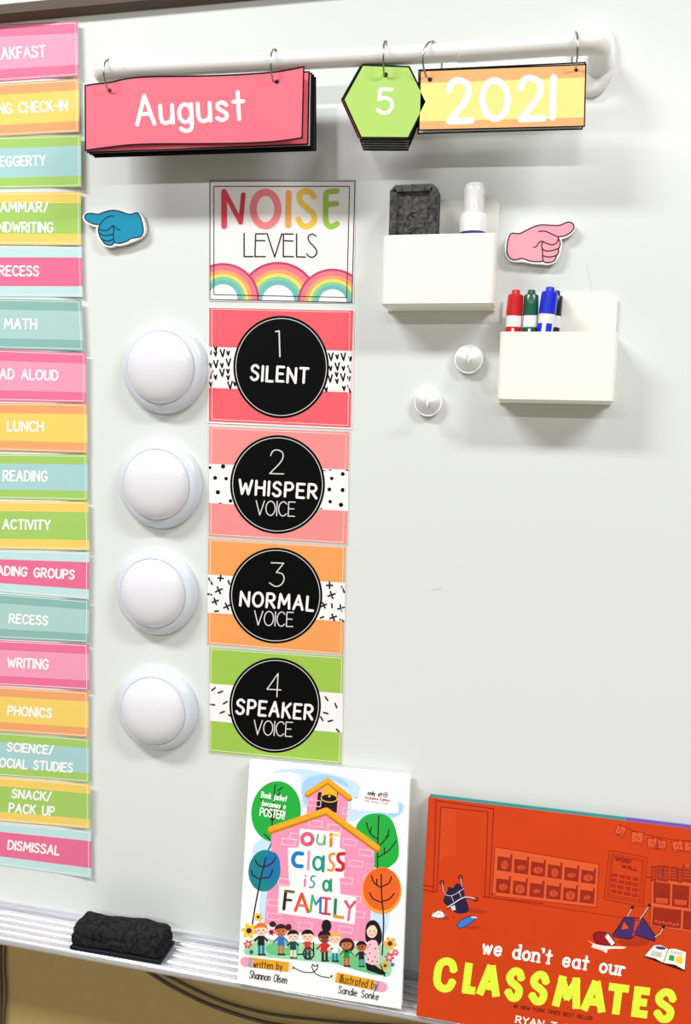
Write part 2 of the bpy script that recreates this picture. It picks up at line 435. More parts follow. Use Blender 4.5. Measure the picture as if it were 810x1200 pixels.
# specks of dry marker on the tray
# ------------------------------------------------------------------ schedule strips
PK, PKD = ink(240, 158, 186), ink(233, 116, 154)
YL, OR = ink(242, 208, 106), ink(238, 166, 110)
GR, BL_ = ink(164, 204, 104), ink(166, 208, 208)
TE, TED = ink(172, 208, 204), ink(138, 184, 178)
LB, HP = ink(194, 226, 226), ink(232, 112, 150)
ST = dict(pink=(PKD, PK), orange=(OR, YL), green=(GR, BL_), yellow=(YL, GR), blue=(LB, HP), teal=(TED, TE))
SCHED = [
 ('pink', ['BREAKFAST'], (28.6, 95.4), (91, 24.8), (92.8, 89), 'topmost pink schedule strip ending in AKFAST under the dark rail'),
 ('orange', ['MORNING CHECK-IN'], (97.8, 159.6), (92.8, 92), (92.8, 154.7), 'yellow and orange schedule strip reading CHECK-IN'),
 ('green', ['HEGGERTY'], (160.5, 221), (95, 157.6), (95.4, 219), 'blue and green schedule strip ending in EGGERTY'),
 ('yellow', ['GRAMMAR/', 'HANDWRITING'], (225.3, 286.5), (94.8, 224.7), (95, 287.4), 'green and yellow schedule strip with two lines about grammar and handwriting'),
 ('blue', ['RECESS'], (289, 347.5), (95.7, 289), (97.2, 348), 'pink schedule strip with pale blue edges reading RECESS'),
 ('teal', ['MATH'], (350, 408.6), (95.4, 352), (98.6, 411), 'teal schedule strip reading MATH'),
 ('pink', ['READ ALOUD'], (409.5, 470), (101, 413.8), (101, 472), 'pink schedule strip reading AD ALOUD below the teal MATH strip'),
 ('orange', ['LUNCH'], (472, 528), (102, 473), (103, 531), 'yellow and orange schedule strip reading LUNCH'),
 ('green', ['READING'], (531.7, 584.5), (103, 532.6), (103.6, 586.6), 'blue and green schedule strip reading READING'),
 ('yellow', ['ACTIVITY'], (587, 643), (103.6, 588), (105, 645), 'green and yellow schedule strip reading ACTIVITY'),
 ('blue', ['READING GROUPS'], (645, 693.5), (105, 647), (104.3, 702.5), 'pink schedule strip with pale blue edges ending in GROUPS'),
 ('teal', ['RECESS'], (695.6, 748), (105, 704), (104, 753), 'teal schedule strip reading RECESS'),
 ('pink', ['WRITING'], (750, 803), (104, 755), (105, 809), 'pink schedule strip reading WRITING'),
 ('orange', ['PHONICS'], (804.4, 857), (104, 811), (104, 864), 'yellow and orange schedule strip reading PHONICS'),
 ('green', ['SCIENCE/', 'SOCIAL STUDIES'], (858, 909), (105, 866), (105.5, 917), 'blue and green schedule strip with two lines on science and social studies'),
 ('yellow', ['SNACK/', 'PACK UP'], (910, 962), (105.5, 919), (105.5, 971), 'green and yellow schedule strip reading SNACK and PACK UP'),
 ('blue', ['DISMISSAL'], (964, 1014), (107, 974), (107.3, 1029), 'bottom pink schedule strip with pale blue edges reading DISMISSAL'),
]
# text ends read off the photograph: (x of right end, y of baseline at the right end, cap height)
TXT = [[(54, 67, 14.5)], [(80, 130, 13.5)], [(54, 194.5, 13)], [(57, 249, 13), (63, 273, 13)], [(46, 324, 13)], [(43.5, 386.5, 13)], [(68.5, 446.5, 13)],
       [(51, 506.5, 13)], [(56, 565, 13.5)], [(59.5, 621.5, 12.5)], [(87.5, 679.5, 12)], [(56.5, 733.5, 12)], [(57, 785, 12.5)], [(61, 842, 12)],
       [(62.5, 885, 11.5), (85.5, 906, 12)], [(60, 939.5, 11.5), (64, 957, 12)], [(69.5, 1003, 12)]]
TXL = [[-24], [-42], [-8.5], [-19, -20], [-2], [4.5], [-17.5], [8], [3], [2.5], [-19.5], [10], [8], [8], [7.5, -9], [13, 9.5], [8]]
for i, (sty, lines, (lt, lb), tr, br, label) in enumerate(SCHED):
    r_ = random.Random(i); lift = r_.uniform(.003, .007); base = .0006 + .0006 * (i % 2); ph = r_.uniform(0, 6)
    def pf(x, y, lift=lift, base=base, tr=tr, br=br):
        xe = tr[0] + (br[0] - tr[0]) * (y - tr[1]) / (br[1] - tr[1])
        e = max(0., min(1., (x - (xe - 45)) / 45)); return base + lift * e * e
    xl = -51 - (i * .5)
    sl = lambda yl, yr, xr: yl + (yr - yl) * xl / xr
    tl = (xl, sl(lt, tr[1], tr[0])); bl = (xl, sl(lb, br[1], br[0]))
    q = bil(tl, tr, br, bl); n = 64
    band, mid = ST[sty]
    a = sheet(curved(pf), seg(tl, tr, n), seg(bl, br, n), mid, WHITE)
    a.strip([q(k / n, 0) for k in range(n + 1)], [q(k / n, .215) for k in range(n + 1)], band, 1)
    a.strip([q(k / n, .79) for k in range(n + 1)], [q(k / n, 1) for k in range(n + 1)], band, 1)
    fr = [q(k / n * .96 + .02, .035) for k in range(n + 1)] + [q(.98, v / 5) for v in range(1, 5)] + [q(.98 - k / n * .96, .965) for k in range(n + 1)] + [q(.02, 1 - v / 5) for v in range(1, 5)]
    a.line(fr, .6, WHITE, 4, closed=True)
    for ln, (xr, yb, h), x0 in zip(lines, TXT[i], TXL[i]):
        v = (yb - tr[1]) / (br[1] - tr[1]); dl = q(0, v); dr = q(1, v); slope = (dr.y - dl.y) / (dr.x - dl.x)
        a.text(ln, (x0, yb - slope * (xr - x0)), (xr, yb), h, 2.1, WHITE, 5, gap=.26)
    finish(a, 'schedule_strip', label, 'schedule strip', 'daily schedule strips down the left side')

# ------------------------------------------------------------------ hanging rod
WPL = mat('white_plastic', (244, 244, 242), .3, coat=.2, var=.01)
PR = .058
rL, rM, rR = bp(122, 82.4, PR), bp(538, 61.4, PR), bp(694, 50.5, PR)
rod = empty('hanging_rod', bp(149, 106, 0)); tag(rod, 'white extending rod held along the top of the board carrying the calendar rings', 'rod')
bm = bmesh.new(); tube(bm, seg(rL, rM.lerp(rR, .1), 12), .0101, 28); obj('inner_tube', bm, WPL, rod, 40)
bm = bmesh.new(); tube(bm, [rM, rM + (rR - rM) * .004] + seg(rM.lerp(rR, .01), rM.lerp(rR, .95), 8), [.0104] + [.0109] * 10, 28); obj('outer_tube', bm, WPL, rod, 40)
def bracket(tip, inner, foot):
    """rounded elbow that turns the rod end back to an oval magnet foot"""
    d = (inner - tip).normalized(); bm = bmesh.new(); pts = []; R = []
    for k in range(5): pts.append(tip + d * (.030 - k * .006)); R.append(.0108 + .0012 * min(1, k / 1.5))
    c = tip + Vector((0, .017, 0)) 
    for k in range(0, 9):
        a_ = math.radians(90 * k / 8); pts.append(tip + d * (.004 - .013 * math.sin(a_)) + Vector((0, .013 * (1 - math.cos(a_)), 0))); R.append(.012 + .0006 * k / 8)
    end = pts[-1]
    for k in range(1, 7): pts.append(Vector((end.x, end.y + ( -.006 - end.y) * k / 6, end.z))); R.append(.0126 + .006 * (k / 6) ** 2)
    tube(bm, pts, R, 24)
    o = obj('elbow', bm, WPL, rod, 60)
    bm = bmesh.new(); lathe(bm, [(.001, 0), (.024, 0), (.0248, .003), (.024, .007), (.019, .0105), (.001, .0115)], Matrix.Translation(foot) @ TO_ROOM @ Matrix.Diagonal((1, 1.72, 1, 1)), 48)
    obj('wall_foot', bm, WPL, rod, 50)
bracket(rR, rM, bp(695, 70, 0) ); bracket(rL + (rM - rL).normalized() * .003, rM, bp(152, 106, 0))

# ------------------------------------------------------------------ calendar cards on binder rings
STEEL = mat('ring_steel', (176, 172, 168), .22, metal=1., var=.02)
def binder_ring(px, py, twist, tilt, label, R=.0200):
    c = bp(px, py + 1.6, PR); bm = bmesh.new()
    M = Matrix.Translation(c) @ Matrix.Rotation(math.radians(twist), 4, 'Z') @ Matrix.Rotation(math.radians(tilt), 4, 'Y')
    pts = [M @ Vector((0, R * math.cos(2 * math.pi * k / 48), R * math.sin(2 * math.pi * k / 48))) for k in range(48)]
    rings = []
    for k in range(48):
        o_ = (pts[k] - c).normalized(); ax = (M.to_3x3() @ Vector((1, 0, 0)))
        rings.append([bm.verts.new(pts[k] + (o_ * math.cos(t) + ax * math.sin(t)) * .00105) for t in [2 * math.pi * j / 8 for j in range(8)]])
    for k in range(48):
        for j in range(8): bm.faces.new((rings[k][j], rings[k][(j + 1) % 8], rings[(k + 1) % 48][(j + 1) % 8], rings[(k + 1) % 48][j]))
    recalc(bm); root = obj('binder_ring', bm, STEEL, None, 60); tag(root, label, 'ring', 'binder rings over the rod')
    bm = bmesh.new(); p_ = [M @ Vector((0, R * math.cos(a), R * math.sin(a))) for a in [math.radians(95 + 4 * j) for j in range(-2, 3)]]
    tube(bm, p_, .0016, 10); obj('hinge', bm, STEEL, root, 50)
binder_ring(131.2, 89.8, 0, 0, 'steel binder ring through left end of the pink August card')
binder_ring(323.5, 79.0, 0, 0, 'steel binder ring through right end of the pink August card')
binder_ring(452, 70, 3, 0, 'steel binder ring holding the green hexagon number cards')
binder_ring(507, 71, -24, 6, 'steel binder ring at left end of the 2021 card')
binder_ring(673.8, 61, 6, -3, 'steel binder ring at right end of the 2021 card')

PC = .0635
def hole(a, x, y, r=2.6): a.disc(x, y, r, ink(50, 30, 30), 6, n=14)
# August, front card with its gentle wave
T4 = (90, 50, 5.4)
top = catmull([(99, 99.5), (112, 97.5), (130, 95.5), (150, 91), (175, 89), (205, 88.5), (240, 88), (280, 86.5), (318, 83.8), (340, 80.5), (357, 77)], 4)
bot = catmull([(99.3, 177.5), (112, 175.5), (130, 173.2), (150, 171), (175, 169.8), (205, 169.6), (240, 169.5), (280, 169), (316, 167.4), (338, 165), (355, 162.5)], 4)
def pa(x, y):
    e = max(0., min(1., (x - 285) / 72)); return PC + .0015 + .010 * e * e + .0006 * math.sin(x * .05)
A_PINK = ink(250, 112, 130)
a = sheet(curved(pa), top, bot, BLACK, WHITE, .0004, 4)
def inset(T_, B_, dx, dv):
    n = len(T_) - 1; f = [k for k in range(n + 1)]
    tt = [t.lerp(b, dv) for t, b in zip(T_, B_)]; bb = [t.lerp(b, 1 - dv) for t, b in zip(T_, B_)]
    tt[0] = tt[0] + Vector((dx, 0)); bb[0] = bb[0] + Vector((dx, 0)); tt[-1] -= Vector((dx, 0)); bb[-1] -= Vector((dx, 0))
    return tt, bb
ti, bi = inset(top, bot, 1.8, .025); a.strip(ti, bi, A_PINK, 1, 4)
a.text('August', (158.5, 148.5), (288.5, 141.5), 38, 4.7, ink(255, 252, 250), 3, gap=.27)
hole(a, 128.2, 106); hole(a, 324.5, 95.8)
finish(a, 'month_card', 'pink August month card, front of the calendar stack at upper left', 'calendar card', 'hanging calendar cards')
BACKS = [((100, 101), (363.2, 83), (361.6, 170), (102, 179.5), A_PINK, 'pink black-edged card directly behind the August card'),
         ((103, 103), (366.2, 85), (365, 172.5), (105, 181.5), ink(235, 232, 228), 'pale card edge second behind the August card'),
         ((106, 105), (368.3, 87), (367.6, 174.5), (108, 183), ink(60, 58, 66), 'dark card edge third behind the August card'),
         ((108, 107), (370.6, 90), (371, 177), (110.5, 185), ink(70, 68, 78), 'rearmost dark-edged card of the stack behind the August card')]
for i, (tl, tr, br, bl, m, lab) in enumerate(BACKS):
    a = sheet(flat(PC - .0026 * (i + .6)), seg(tl, tr, 6), seg(bl, br, 6), BLACK, BLACK if i != 1 else WHITE, .0005)
    q = bil(tl, tr, br, bl); a.quad(q(.007, .022), q(.993, .022), q(.993, .978), q(.007, .978), m, 1)
    finish(a, 'month_card', lab, 'calendar card', 'hanging calendar cards')
# hexagon day cards
T3 = (390, 40, 5.4)
HEX = [(186, 190), (487, 201), (600, 428), (483, 662), (176, 660), (63, 414)]
def hexcard(p, pts, edge, face, ins=9):
    a = Art(flat(p), T3); fr = [a.P(q, 0) for q in pts]; bk = [a.P(q, -.0005 / LAY) for q in pts]
    a.mi(edge); prism(a.bm, fr, bk); a.poly(offset_poly(pts, -ins), face, 1); return a
a = hexcard(PC + .001, HEX, BLACK, ink(180, 220, 112), 11)
a.text('5', (272, 508), (386, 512), 172, 23, ink(252, 254, 248), 3)
a.T = (0, 0, 1); hole(a, 451.8, 87.6, 3.0)
finish(a, 'day_card', 'green hexagon day card with white 5 at front of its stack', 'calendar card', 'hanging calendar cards')
HB = [((-16, 4), ink(214, 66, 96), 'red-faced hexagon card directly behind the green 5'), ((4, 22), ink(40, 70, 60), 'dark green hexagon card edge second behind the green 5'),
      ((0, 40), ink(40, 36, 40), 'dark hexagon card edge third behind the green 5'), ((6, 58), ink(70, 38, 50), 'maroon hexagon card edge fourth behind the green 5'),
      ((10, 76), ink(36, 34, 38), 'dark hexagon card edge fifth behind the green 5'), ((6, 96), ink(36, 34, 38), 'rearmost hexagon card hanging lowest behind the green 5')]
for i, ((dx, dy), m, lab) in enumerate(HB):
    k = .985 - .012 * i
    pts = [(330 + (x - 330) * k + dx, 425 + (y - 425) * k * (1 if y > 500 else .97) + (dy if y > 500 else dy * .25)) for x, y in HEX]
    a = hexcard(PC - .0018 * (i + .7), pts, BLACK if i % 2 == 0 else ink(34, 32, 36), m)
    a.line([pts[3], pts[4]], 2.4, ink(200, 198, 196), 2)
    finish(a, 'day_card', lab, 'calendar card', 'hanging calendar cards')
# year cards
TY = (380, 20, 2.25)
def yearcard(p, tl, tr, br, bl, mid, band):
    q = bil(tl, tr, br, bl); a = sheet(flat(p), seg(tl, tr, 8), seg(bl, br, 8), BLACK, WHITE, .0004, T=TY)
    a.quad(q(.008, .023), q(.992, .023), q(.992, .977), q(.008, .977), mid, 1)
    a.quad(q(.008, .023), q(.992, .023), q(.992, .215), q(.008, .215), band, 2); a.quad(q(.008, .845), q(.992, .845), q(.992, .977), q(.008, .977), band, 2)
    return a
a = yearcard(PC + .001, (252, 140), (692, 123), (688, 290), (248, 300), ink(250, 232, 142), ink(246, 182, 122))
a.text('2', (322, 284), (397, 281), 124, 17.5, ink(255, 254, 250), 4); a.text('0', (410, 278), (495, 275), 118, 17.5, ink(255, 254, 250), 4)
a.text('2', (510, 278), (587, 275), 124, 17.5, ink(255, 254, 250), 4); a.line([(605, 160), (602, 264)], 18, ink(255, 254, 250), 4)
a.T = (0, 0, 1); hole(a, 504, 93.3, 2.8); hole(a, 675.4, 82.2, 2.2)
finish(a, 'year_card', 'yellow and orange 2021 year card hanging at the right of the rod', 'calendar card', 'hanging calendar cards')
a = yearcard(PC - .0035, (248, 138), (690, 118), (682, 297), (246, 309), ink(236, 234, 230), ink(236, 234, 230))
finish(a, 'year_card', 'plain card edge showing behind the 2021 year card', 'calendar card', 'hanging calendar cards')

# ------------------------------------------------------------------ noise level poster and cards
PP = .0009
FILM = mat('laminate_film', (236, 236, 232), .18, alpha=.45, var=.01)
def frame_ring(surf, T, outer, inner, parent):
    a = Art(surf, T); o_ = [Vector(p) for p in outer]; i_ = [Vector(p) for p in inner]
    a.strip(o_ + [o_[0]], i_ + [i_[0]], FILM, 0); a.strip(o_ + [o_[0]], i_ + [i_[0]], FILM, -2)
    obj('laminate_margin', a.bm, a.mats, parent)
TP = (235, 205, 810 / 190)
PQ = [(40, 24), (776, 24), (766, 641), (42, 630)]
a = sheet(flat(PP), seg(PQ[0], PQ[1], 8), seg(PQ[3], PQ[2], 8), ink(242, 238, 236), WHITE, T=TP)
cols = [ink(196, 70, 104), ink(238, 122, 140), ink(246, 168, 106), ink(250, 218, 112), ink(132, 208, 150), ink(112, 186, 184)]
def clip_poly(pts, quad):                      # keep artwork inside the sheet
    out = pts; N = 4
    for i in range(N):
        A, B = Vector(quad[i]), Vector(quad[(i + 1) % N]); res = []
        ins = lambda p: (B.x - A.x) * (p.y - A.y) - (B.y - A.y) * (p.x - A.x) >= 0
        for j in range(len(out)):
            P, Q = out[j - 1], out[j]; ip, iq = ins(P), ins(Q)
            if ip != iq:
                d1 = (B.x - A.x) * (P.y - A.y) - (B.y - A.y) * (P.x - A.x); d2 = (B.x - A.x) * (Q.y - A.y) - (B.y - A.y) * (Q.x - A.x)
                res.append(P.lerp(Q, d1 / (d1 - d2)))
            if iq: res.append(Q)
        out = res
        if not out: return []
    return out
RC = [(46, 30), (771, 30), (757, 636), (48, 622)]
for ri, (cx, cy, r) in enumerate([(388, 628, 194), (112, 618, 178), (660, 640, 172)]):
    edges = [1, .935, .80, .70, .615, .53, .40]          # outer line, pink, orange, yellow, green, teal, white heart
    for k in range(7):
        if k < 6:
            o_ = ell(cx, cy, r * edges[k] * 1.02, r * edges[k], 60, 0, 176, 364); i_ = ell(cx, cy, r * edges[k + 1] * 1.02, r * edges[k + 1], 60, 0, 176, 364)
            for j in range(60):
                pts = clip_poly([o_[j], o_[j + 1], i_[j + 1], i_[j]], RC)
                if len(pts) > 2: a.poly(pts, cols[k], 1 + ri)
        else:
            pts = clip_poly(ell(cx, cy, r * .4 * 1.02, r * .4, 60, 0, 176, 364), RC)
            if len(pts) > 2: a.poly(pts, ink(248, 248, 246), 1 + ri)
DK = ink(34, 32, 34); L_ = 5
a.line([(47, 30), (772, 30), (757, 637), (47, 622)], 4.4, DK, L_, closed=True); a.line([(67, 57), (745, 57), (731, 612), (67, 598)], 4.2, DK, L_, closed=True)
wN = 27
a.line([(118, 84), (118, 256)], 29, ink(224, 72, 86), L_); a.line([(120, 84), (200, 236)], 24, ink(222, 70, 84), L_); a.line([(214, 98), (201, 236)], 24, ink(206, 62, 80), L_)
a.line([Vector((325 + 62 * math.cos(t), 170 + 84 * math.sin(t))) for t in [2 * math.pi * k / 40 for k in range(40)]], 36, ink(244, 134, 138), L_, closed=True, caps=False)
a.line([(441, 90), (438, 252)], 30, ink(246, 166, 88), L_)
a.line([(566, 108), (548, 86), (518, 82), (494, 100), (502, 138), (536, 168), (564, 196), (566, 232), (536, 256), (506, 250), (490, 222)], 29, ink(240, 200, 78), L_, smooth=5)
a.line([(682, 80), (645, 84), (628, 96), (626, 150), (626, 220), (634, 248), (654, 258), (682, 244)], 28, ink(156, 200, 72), L_, smooth=5); a.line([(630, 148), (680, 143)], 26, ink(156, 200, 72), L_)
LV = 6.8
a.line([(218, 292), (218, 408), (262, 408)], LV, DK, L_); a.line([(324, 294), (276, 294), (272, 408), (324, 408)], LV, DK, L_); a.line([(273, 328), (322, 328)], LV, DK, L_)
a.line([(332, 292), (371, 410), (406, 294)], LV, DK, L_); a.line([(462, 295), (414, 295), (414, 408), (464, 408)], LV, DK, L_); a.line([(414, 328), (462, 330)], LV, DK, L_)
a.line([(480, 295), (480, 409), (524, 410)], LV, DK, L_); a.line([(578, 306), (562, 296), (546, 300), (538, 314), (546, 336), (564, 354), (580, 378), (578, 398), (560, 411), (540, 406), (532, 394)], LV, DK, L_, smooth=4)
finish(a, 'noise_levels_poster', 'square white NOISE LEVELS poster with three rainbows', 'poster')

def noise_card(T, paper, film, frame, face, band_l, band_r, circ, deco, words, label):
    q = bil(*paper); a = sheet(flat(PP), seg(paper[0], paper[1], 8), seg(paper[3], paper[2], 8), face, WHITE, T=T)
    (xl, yl0, yl1), (xr, yr0, yr1) = band_l, band_r
    a.quad((xl, yl0), (xr, yr0), (xr, yr1), (xl, yl1), ink(246, 246, 244), 1)
    deco(a, [(xl, yl0), (xr, yr0), (xr, yr1), (xl, yl1)])
    a.line(frame, 2.6, ink(255, 240, 236), 3, closed=True)
    cx, cy, rx, ry = circ
    a.poly(ell(cx, cy, rx, ry, 96), mat('black_print', (6, 6, 7), .6, .12, 55, var=.1, spec=.08), 4)
    a.ring(cx, cy, rx * .953, ry * .953, 3.2, ink(228, 228, 226), 5, 96)
    words(a)
    o = finish(a, 'noise_level_card', label, 'card', 'numbered noise level cards')
    if film: frame_ring(flat(PP - .0002), T, film, paper, o)
WT = ink(248, 248, 248); WS = ink(226, 226, 226)
TC = lambda y: (235, y, 810 / 190)
NAVY = ink(30, 32, 48)
def clip_line(a, pts, wd, m, L, rect):
    for p, q_ in zip(pts, pts[1:]):
        ok = all(rect[0][1] + (rect[1][1] - rect[0][1]) * ((s[0] - rect[0][0]) / (rect[1][0] - rect[0][0])) - 2 <= s[1] <= rect[3][1] + (rect[2][1] - rect[3][1]) * ((s[0] - rect[0][0]) / (rect[1][0] - rect[0][0])) + 2 and rect[0][0] + 2 < s[0] < rect[1][0] - 1 for s in (p, q_))
        if ok: a.line([p, q_], wd, m, L)
def deco_v(a, r):
    r_ = random.Random(3)
    for x, y, big in [(50, 248, 0), (76, 230, 0), (75, 255, 0), (110, 252, 1), (138, 252, 0), (52, 312, 0), (77, 306, 1), (107, 313, 0), (140, 298, 1), (50, 358, 1), (75, 372, 0), (108, 350, 1), (137, 342, 0), (138, 374, 0), (85, 412, 1), (52, 408, 0), (148, 412, 1), (172, 405, 0), (640, 240, 0),
                      (652, 270, 1), (683, 270, 0), (714, 270, 1), (748, 280, 0), (650, 328, 0), (684, 318, 1), (714, 328, 0), (748, 330, 1), (648, 378, 1), (680, 358, 0), (682, 392, 0), (712, 372, 1), (742, 380, 0), (688, 432, 1), (717, 427, 0), (748, 430, 1), (628, 434, 0)]:
        s = 1.0 if big else .55
        clip_line(a, [(x - 11 * s, y - 17 * s), (x + 1, y + 17 * s), (x + 10 * s, y - 19 * s)], 8.2, BLACK, 2, r)
def deco_dots(a, r):
    for x, y, d in [(49, 226, 8), (113, 220, 11), (73, 277, 10), (128, 281, 9), (87, 349, 11), (150, 392, 9), (656, 280, 9), (711, 258, 10), (644, 335, 10), (711, 338, 11), (648, 396, 9), (702, 412, 11)]:
        a.disc(x, y, d, BLACK, 2, n=16)
    for x, y in [(100, 403), (618, 240), (648, 238), (733, 239), (603, 430)]: a.line([(x - 6, y), (x + 5, y + 1)], 5, BLACK, 2)
def deco_x(a, r):
    for x, y, s, rot in [(50, 240, 17, 15), (100, 224, 13, 50), (92, 285, 18, 20), (74, 340, 16, 25), (132, 365, 17, 20), (645, 260, 15, 45), (655, 308, 18, 25), (712, 280, 16, 20), (702, 374, 16, 30), (663, 420, 17, 25), (616, 360, 14, 20)]:
        for d in (45, -45):
            t = math.radians(rot + d); clip_line(a, [(x - s * math.cos(t), y - s * math.sin(t)), (x + s * math.cos(t), y + s * math.sin(t))], 9, NAVY, 2, r)
    for x, y, t in [(47, 305, 10), (80, 389, -5), (40, 386, 40), (142, 245, 70), (657, 362, 85), (607, 420, -20), (722, 318, 70), (706, 434, 30)]:
        t = math.radians(t); clip_line(a, [(x - 9 * math.cos(t), y - 9 * math.sin(t)), (x + 9 * math.cos(t), y + 9 * math.sin(t))], 9, NAVY, 2, r)
def deco_dash(a, r):
    for x, y, t in [(65, 224, -40), (100, 239, -22), (60, 302, 8), (124, 292, -32), (109, 340, -22), (46, 346, 18), (630, 272, 55), (677, 307, 68), (626, 344, 15), (704, 363, 15), (649, 383, -15), (606, 372, 60), (688, 432, 45), (150, 358, 30), (44, 198, 40)]:
        t = math.radians(t); clip_line(a, [(x - 11 * math.cos(t), y - 11 * math.sin(t)), (x + 11 * math.cos(t), y + 11 * math.sin(t))], 8.5, NAVY, 2, r)
def w1(a):
    a.line([(376, 143), (393, 140), (397, 268)], 5.5, WS, 6); a.text('SILENT', (246, 390), (540, 407), 86, 14.5, WT, 6, gap=.2, jitter=.02)
def w2(a):
    a.text('2', (343, 258), (418, 260), 124, 5.4, WS, 6); a.text('WHISPER', (186, 362), (584, 386), 80, 12.5, WT, 6, gap=.34, jitter=.02)
    a.text('VOICE', (273, 464), (473, 472), 76, 5, WS, 6, gap=.14)
def w3(a):
    a.text('3', (341, 266), (419, 269), 122, 5.4, WS, 6); a.text('NORMAL', (192, 364), (567, 392), 80, 12.5, WT, 6, gap=.34, jitter=.02)
    a.text('VOICE', (265, 460), (464, 469), 76, 5, WS, 6, gap=.14)
def w4(a):
    a.text('4', (328, 262), (403, 266), 122, 5.4, WS, 6); a.text('SPEAKER', (173, 350), (563, 382), 82, 12.5, WT, 6, gap=.33, jitter=.02)
    a.text('VOICE', (262, 452), (458, 464), 76, 5, WS, 6, gap=.14)
# card 1 keeps a white paper margin, cards 2 to 4 a clear film margin
q1 = [(38, 20), (770, 34), (757, 632), (34, 600)]
def deco1(a, r):
    pass
T1 = TC(355)
a_face = ink(242, 98, 108)
def card_one():
    a = sheet(flat(PP), seg(q1[0], q1[1], 8), seg(q1[3], q1[2], 8), ink(250, 244, 242), WHITE, T=T1)
    a.quad((43, 24), (764, 38), (751, 624), (41, 592), a_face, 1)
    r = [(42, 220), (757, 240), (752, 446), (42, 424)]
    a.quad(*r, ink(246, 246, 244), 2); a.bm  # white band
    L0 = a
    class Lift: pass
    deco_v_l(a, r)
    a.line([(57, 31), (746, 46), (737, 612), (57, 581)], 2.6, ink(255, 226, 224), 4, closed=True)
    a.poly(ell(403, 320, 239, 256, 96), mat('black_print', (11, 11, 13)), 5); a.ring(403, 320, 228, 244, 3.2, ink(228, 228, 226), 6, 96)
    w1(a)
    for_o = finish(a, 'noise_level_card', 'red-pink card with black circle reading 1 SILENT', 'card', 'numbered noise level cards')
def deco_v_l(a, r):
    T_ = a.surf; a.surf = lambda x, y, l: T_(x, y, l + 1); deco_v(a, r); a.surf = T_
mat('black_print', (6, 6, 7), .6, .12, 55, var=.1, spec=.08)
_w1 = w1
def w1(a): a.line([(376, 143), (393, 140), (397, 268)], 6.5, WS, 7); a.text('SILENT', (246, 390), (540, 407), 84, 12.5, WT, 7, gap=.34, jitter=.02)
card_one()
noise_card(TC(495), [(44, 21), (743, 48), (731, 608), (42, 566)], [(37, 13), (752, 40), (739, 616), (34, 574)], [(56, 29), (728, 58), (713, 600), (53, 558)], ink(240, 146, 144), (43, 207, 402), (738, 237, 443), (385, 310, 237, 246), deco_dots, w2, 'salmon card with dotted band reading 2 WHISPER VOICE')
noise_card(TC(625), [(40, 28), (725, 66), (714, 606), (35, 552)], [(33, 19), (733, 58), (722, 614), (27, 560)], [(51, 36), (714, 70), (700, 602), (46, 546)], ink(244, 162, 92), (36, 206, 396), (722, 247, 440), (376, 311, 233, 239), deco_x, w3, 'orange card with crosses band reading 3 NORMAL VOICE')
noise_card(TC(755), [(47, 16), (714, 62), (701, 598), (45, 538)], [(39, 8), (722, 56), (708, 606), (37, 546)], [(54, 24), (706, 70), (693, 590), (50, 528)], ink(160, 200, 82), (46, 196, 382), (711, 246, 443), (373, 305, 229, 237), deco_dash, w4, 'green card with dashes band reading 4 SPEAKER VOICE')

# ------------------------------------------------------------------ push lights
def light_puck(c):
    root = empty('push_light', c)
    M = Matrix.Translation(c) @ TO_ROOM
    bm = bmesh.new(); lathe(bm, [(.001, 0), (.0585, 0), (.0596, .002), (.0598, .006), (.0590, .0095), (.0565, .013), (.0525, .0158), (.0492, .0172), (.0480, .0172), (.0474, .0160), (.001, .0155)], M, 80)
    obj('base', bm, mat('light_base_plastic', (216, 224, 235), .28, coat=.3, var=.01), root, 50)
    bm = bmesh.new(); lathe(bm, [(.0470, .0150), (.0470, .0180), (.0462, .0200), (.0440, .0226), (.0400, .0254), (.034, .0281), (.026, .0305), (.017, .0321), (.008, .0329), (0, .0332)], M, 80)
    obj('dome', bm, mat('light_dome_plastic', (232, 232, 238), .16, coat=.4, var=.01), root, 60)
    return root
def copy_tree(o, parent=None):
    c = o.copy(); COL.objects.link(c)
    if parent is not None: c.parent = parent
    for ch in list(o.children): copy_tree(ch, c)
    return c
pl = light_puck(bp(191.6, 432.0, .0)); 
for i, ((x, y), lab) in enumerate(zip([(192.6, 431.6), (187.5, 567.5), (183.2, 693.8), (183.5, 830.5)],
        ['round white push light beside the red 1 SILENT card', 'round white push light beside the salmon 2 WHISPER card', 'round white push light beside the orange 3 NORMAL card', 'round white push light beside the green 4 SPEAKER card'])):
    o = pl if i == 0 else copy_tree(pl)
    P = bp(x, y, .006); o.location = (P.x, 0, P.z); tag(o, lab, 'push light', 'push lights beside the noise cards')

# ------------------------------------------------------------------ pointing hand magnets
def hand(T, outline, lines, skin, line_m, grow, label, front=.0085):
    S = flat(front); core = catmull(outline, 4, True); edge = offset_poly(catmull(outline, 2, True), grow)
    for _ in range(3): edge = [(edge[i - 1] + edge[i] * 2 + edge[(i + 1) % len(edge)]) / 4 for i in range(len(edge))]
    a = Art(S, T); white = mat('foam_white', (244, 242, 242), .6, .1, 200); a.mi(white)
    def at(q, p): return bp(T[0] + q[0] / T[2], T[1] + q[1] / T[2], front) + Vector((0, front - p, 0))
    prism(a.bm, [at(q, front) for q in edge], [at(q, .0022) for q in edge])
    a.poly(core, skin, 1); a.line(core, 11, line_m, 3, closed=True, caps=False)
    for l_ in lines: a.line(l_, 10, line_m, 4, smooth=5)
    o = finish(a, 'pointing_hand_magnet', label, 'magnet')
    bm = bmesh.new(); e2 = offset_poly(edge, -1.5); prism(bm, [at(q, .0022) for q in e2], [at(q, .0001) for q in e2])
    obj('magnet_backing', bm, mat('magnet_black', (24, 22, 26), .6), o)['label'] = 'black magnetic backing'
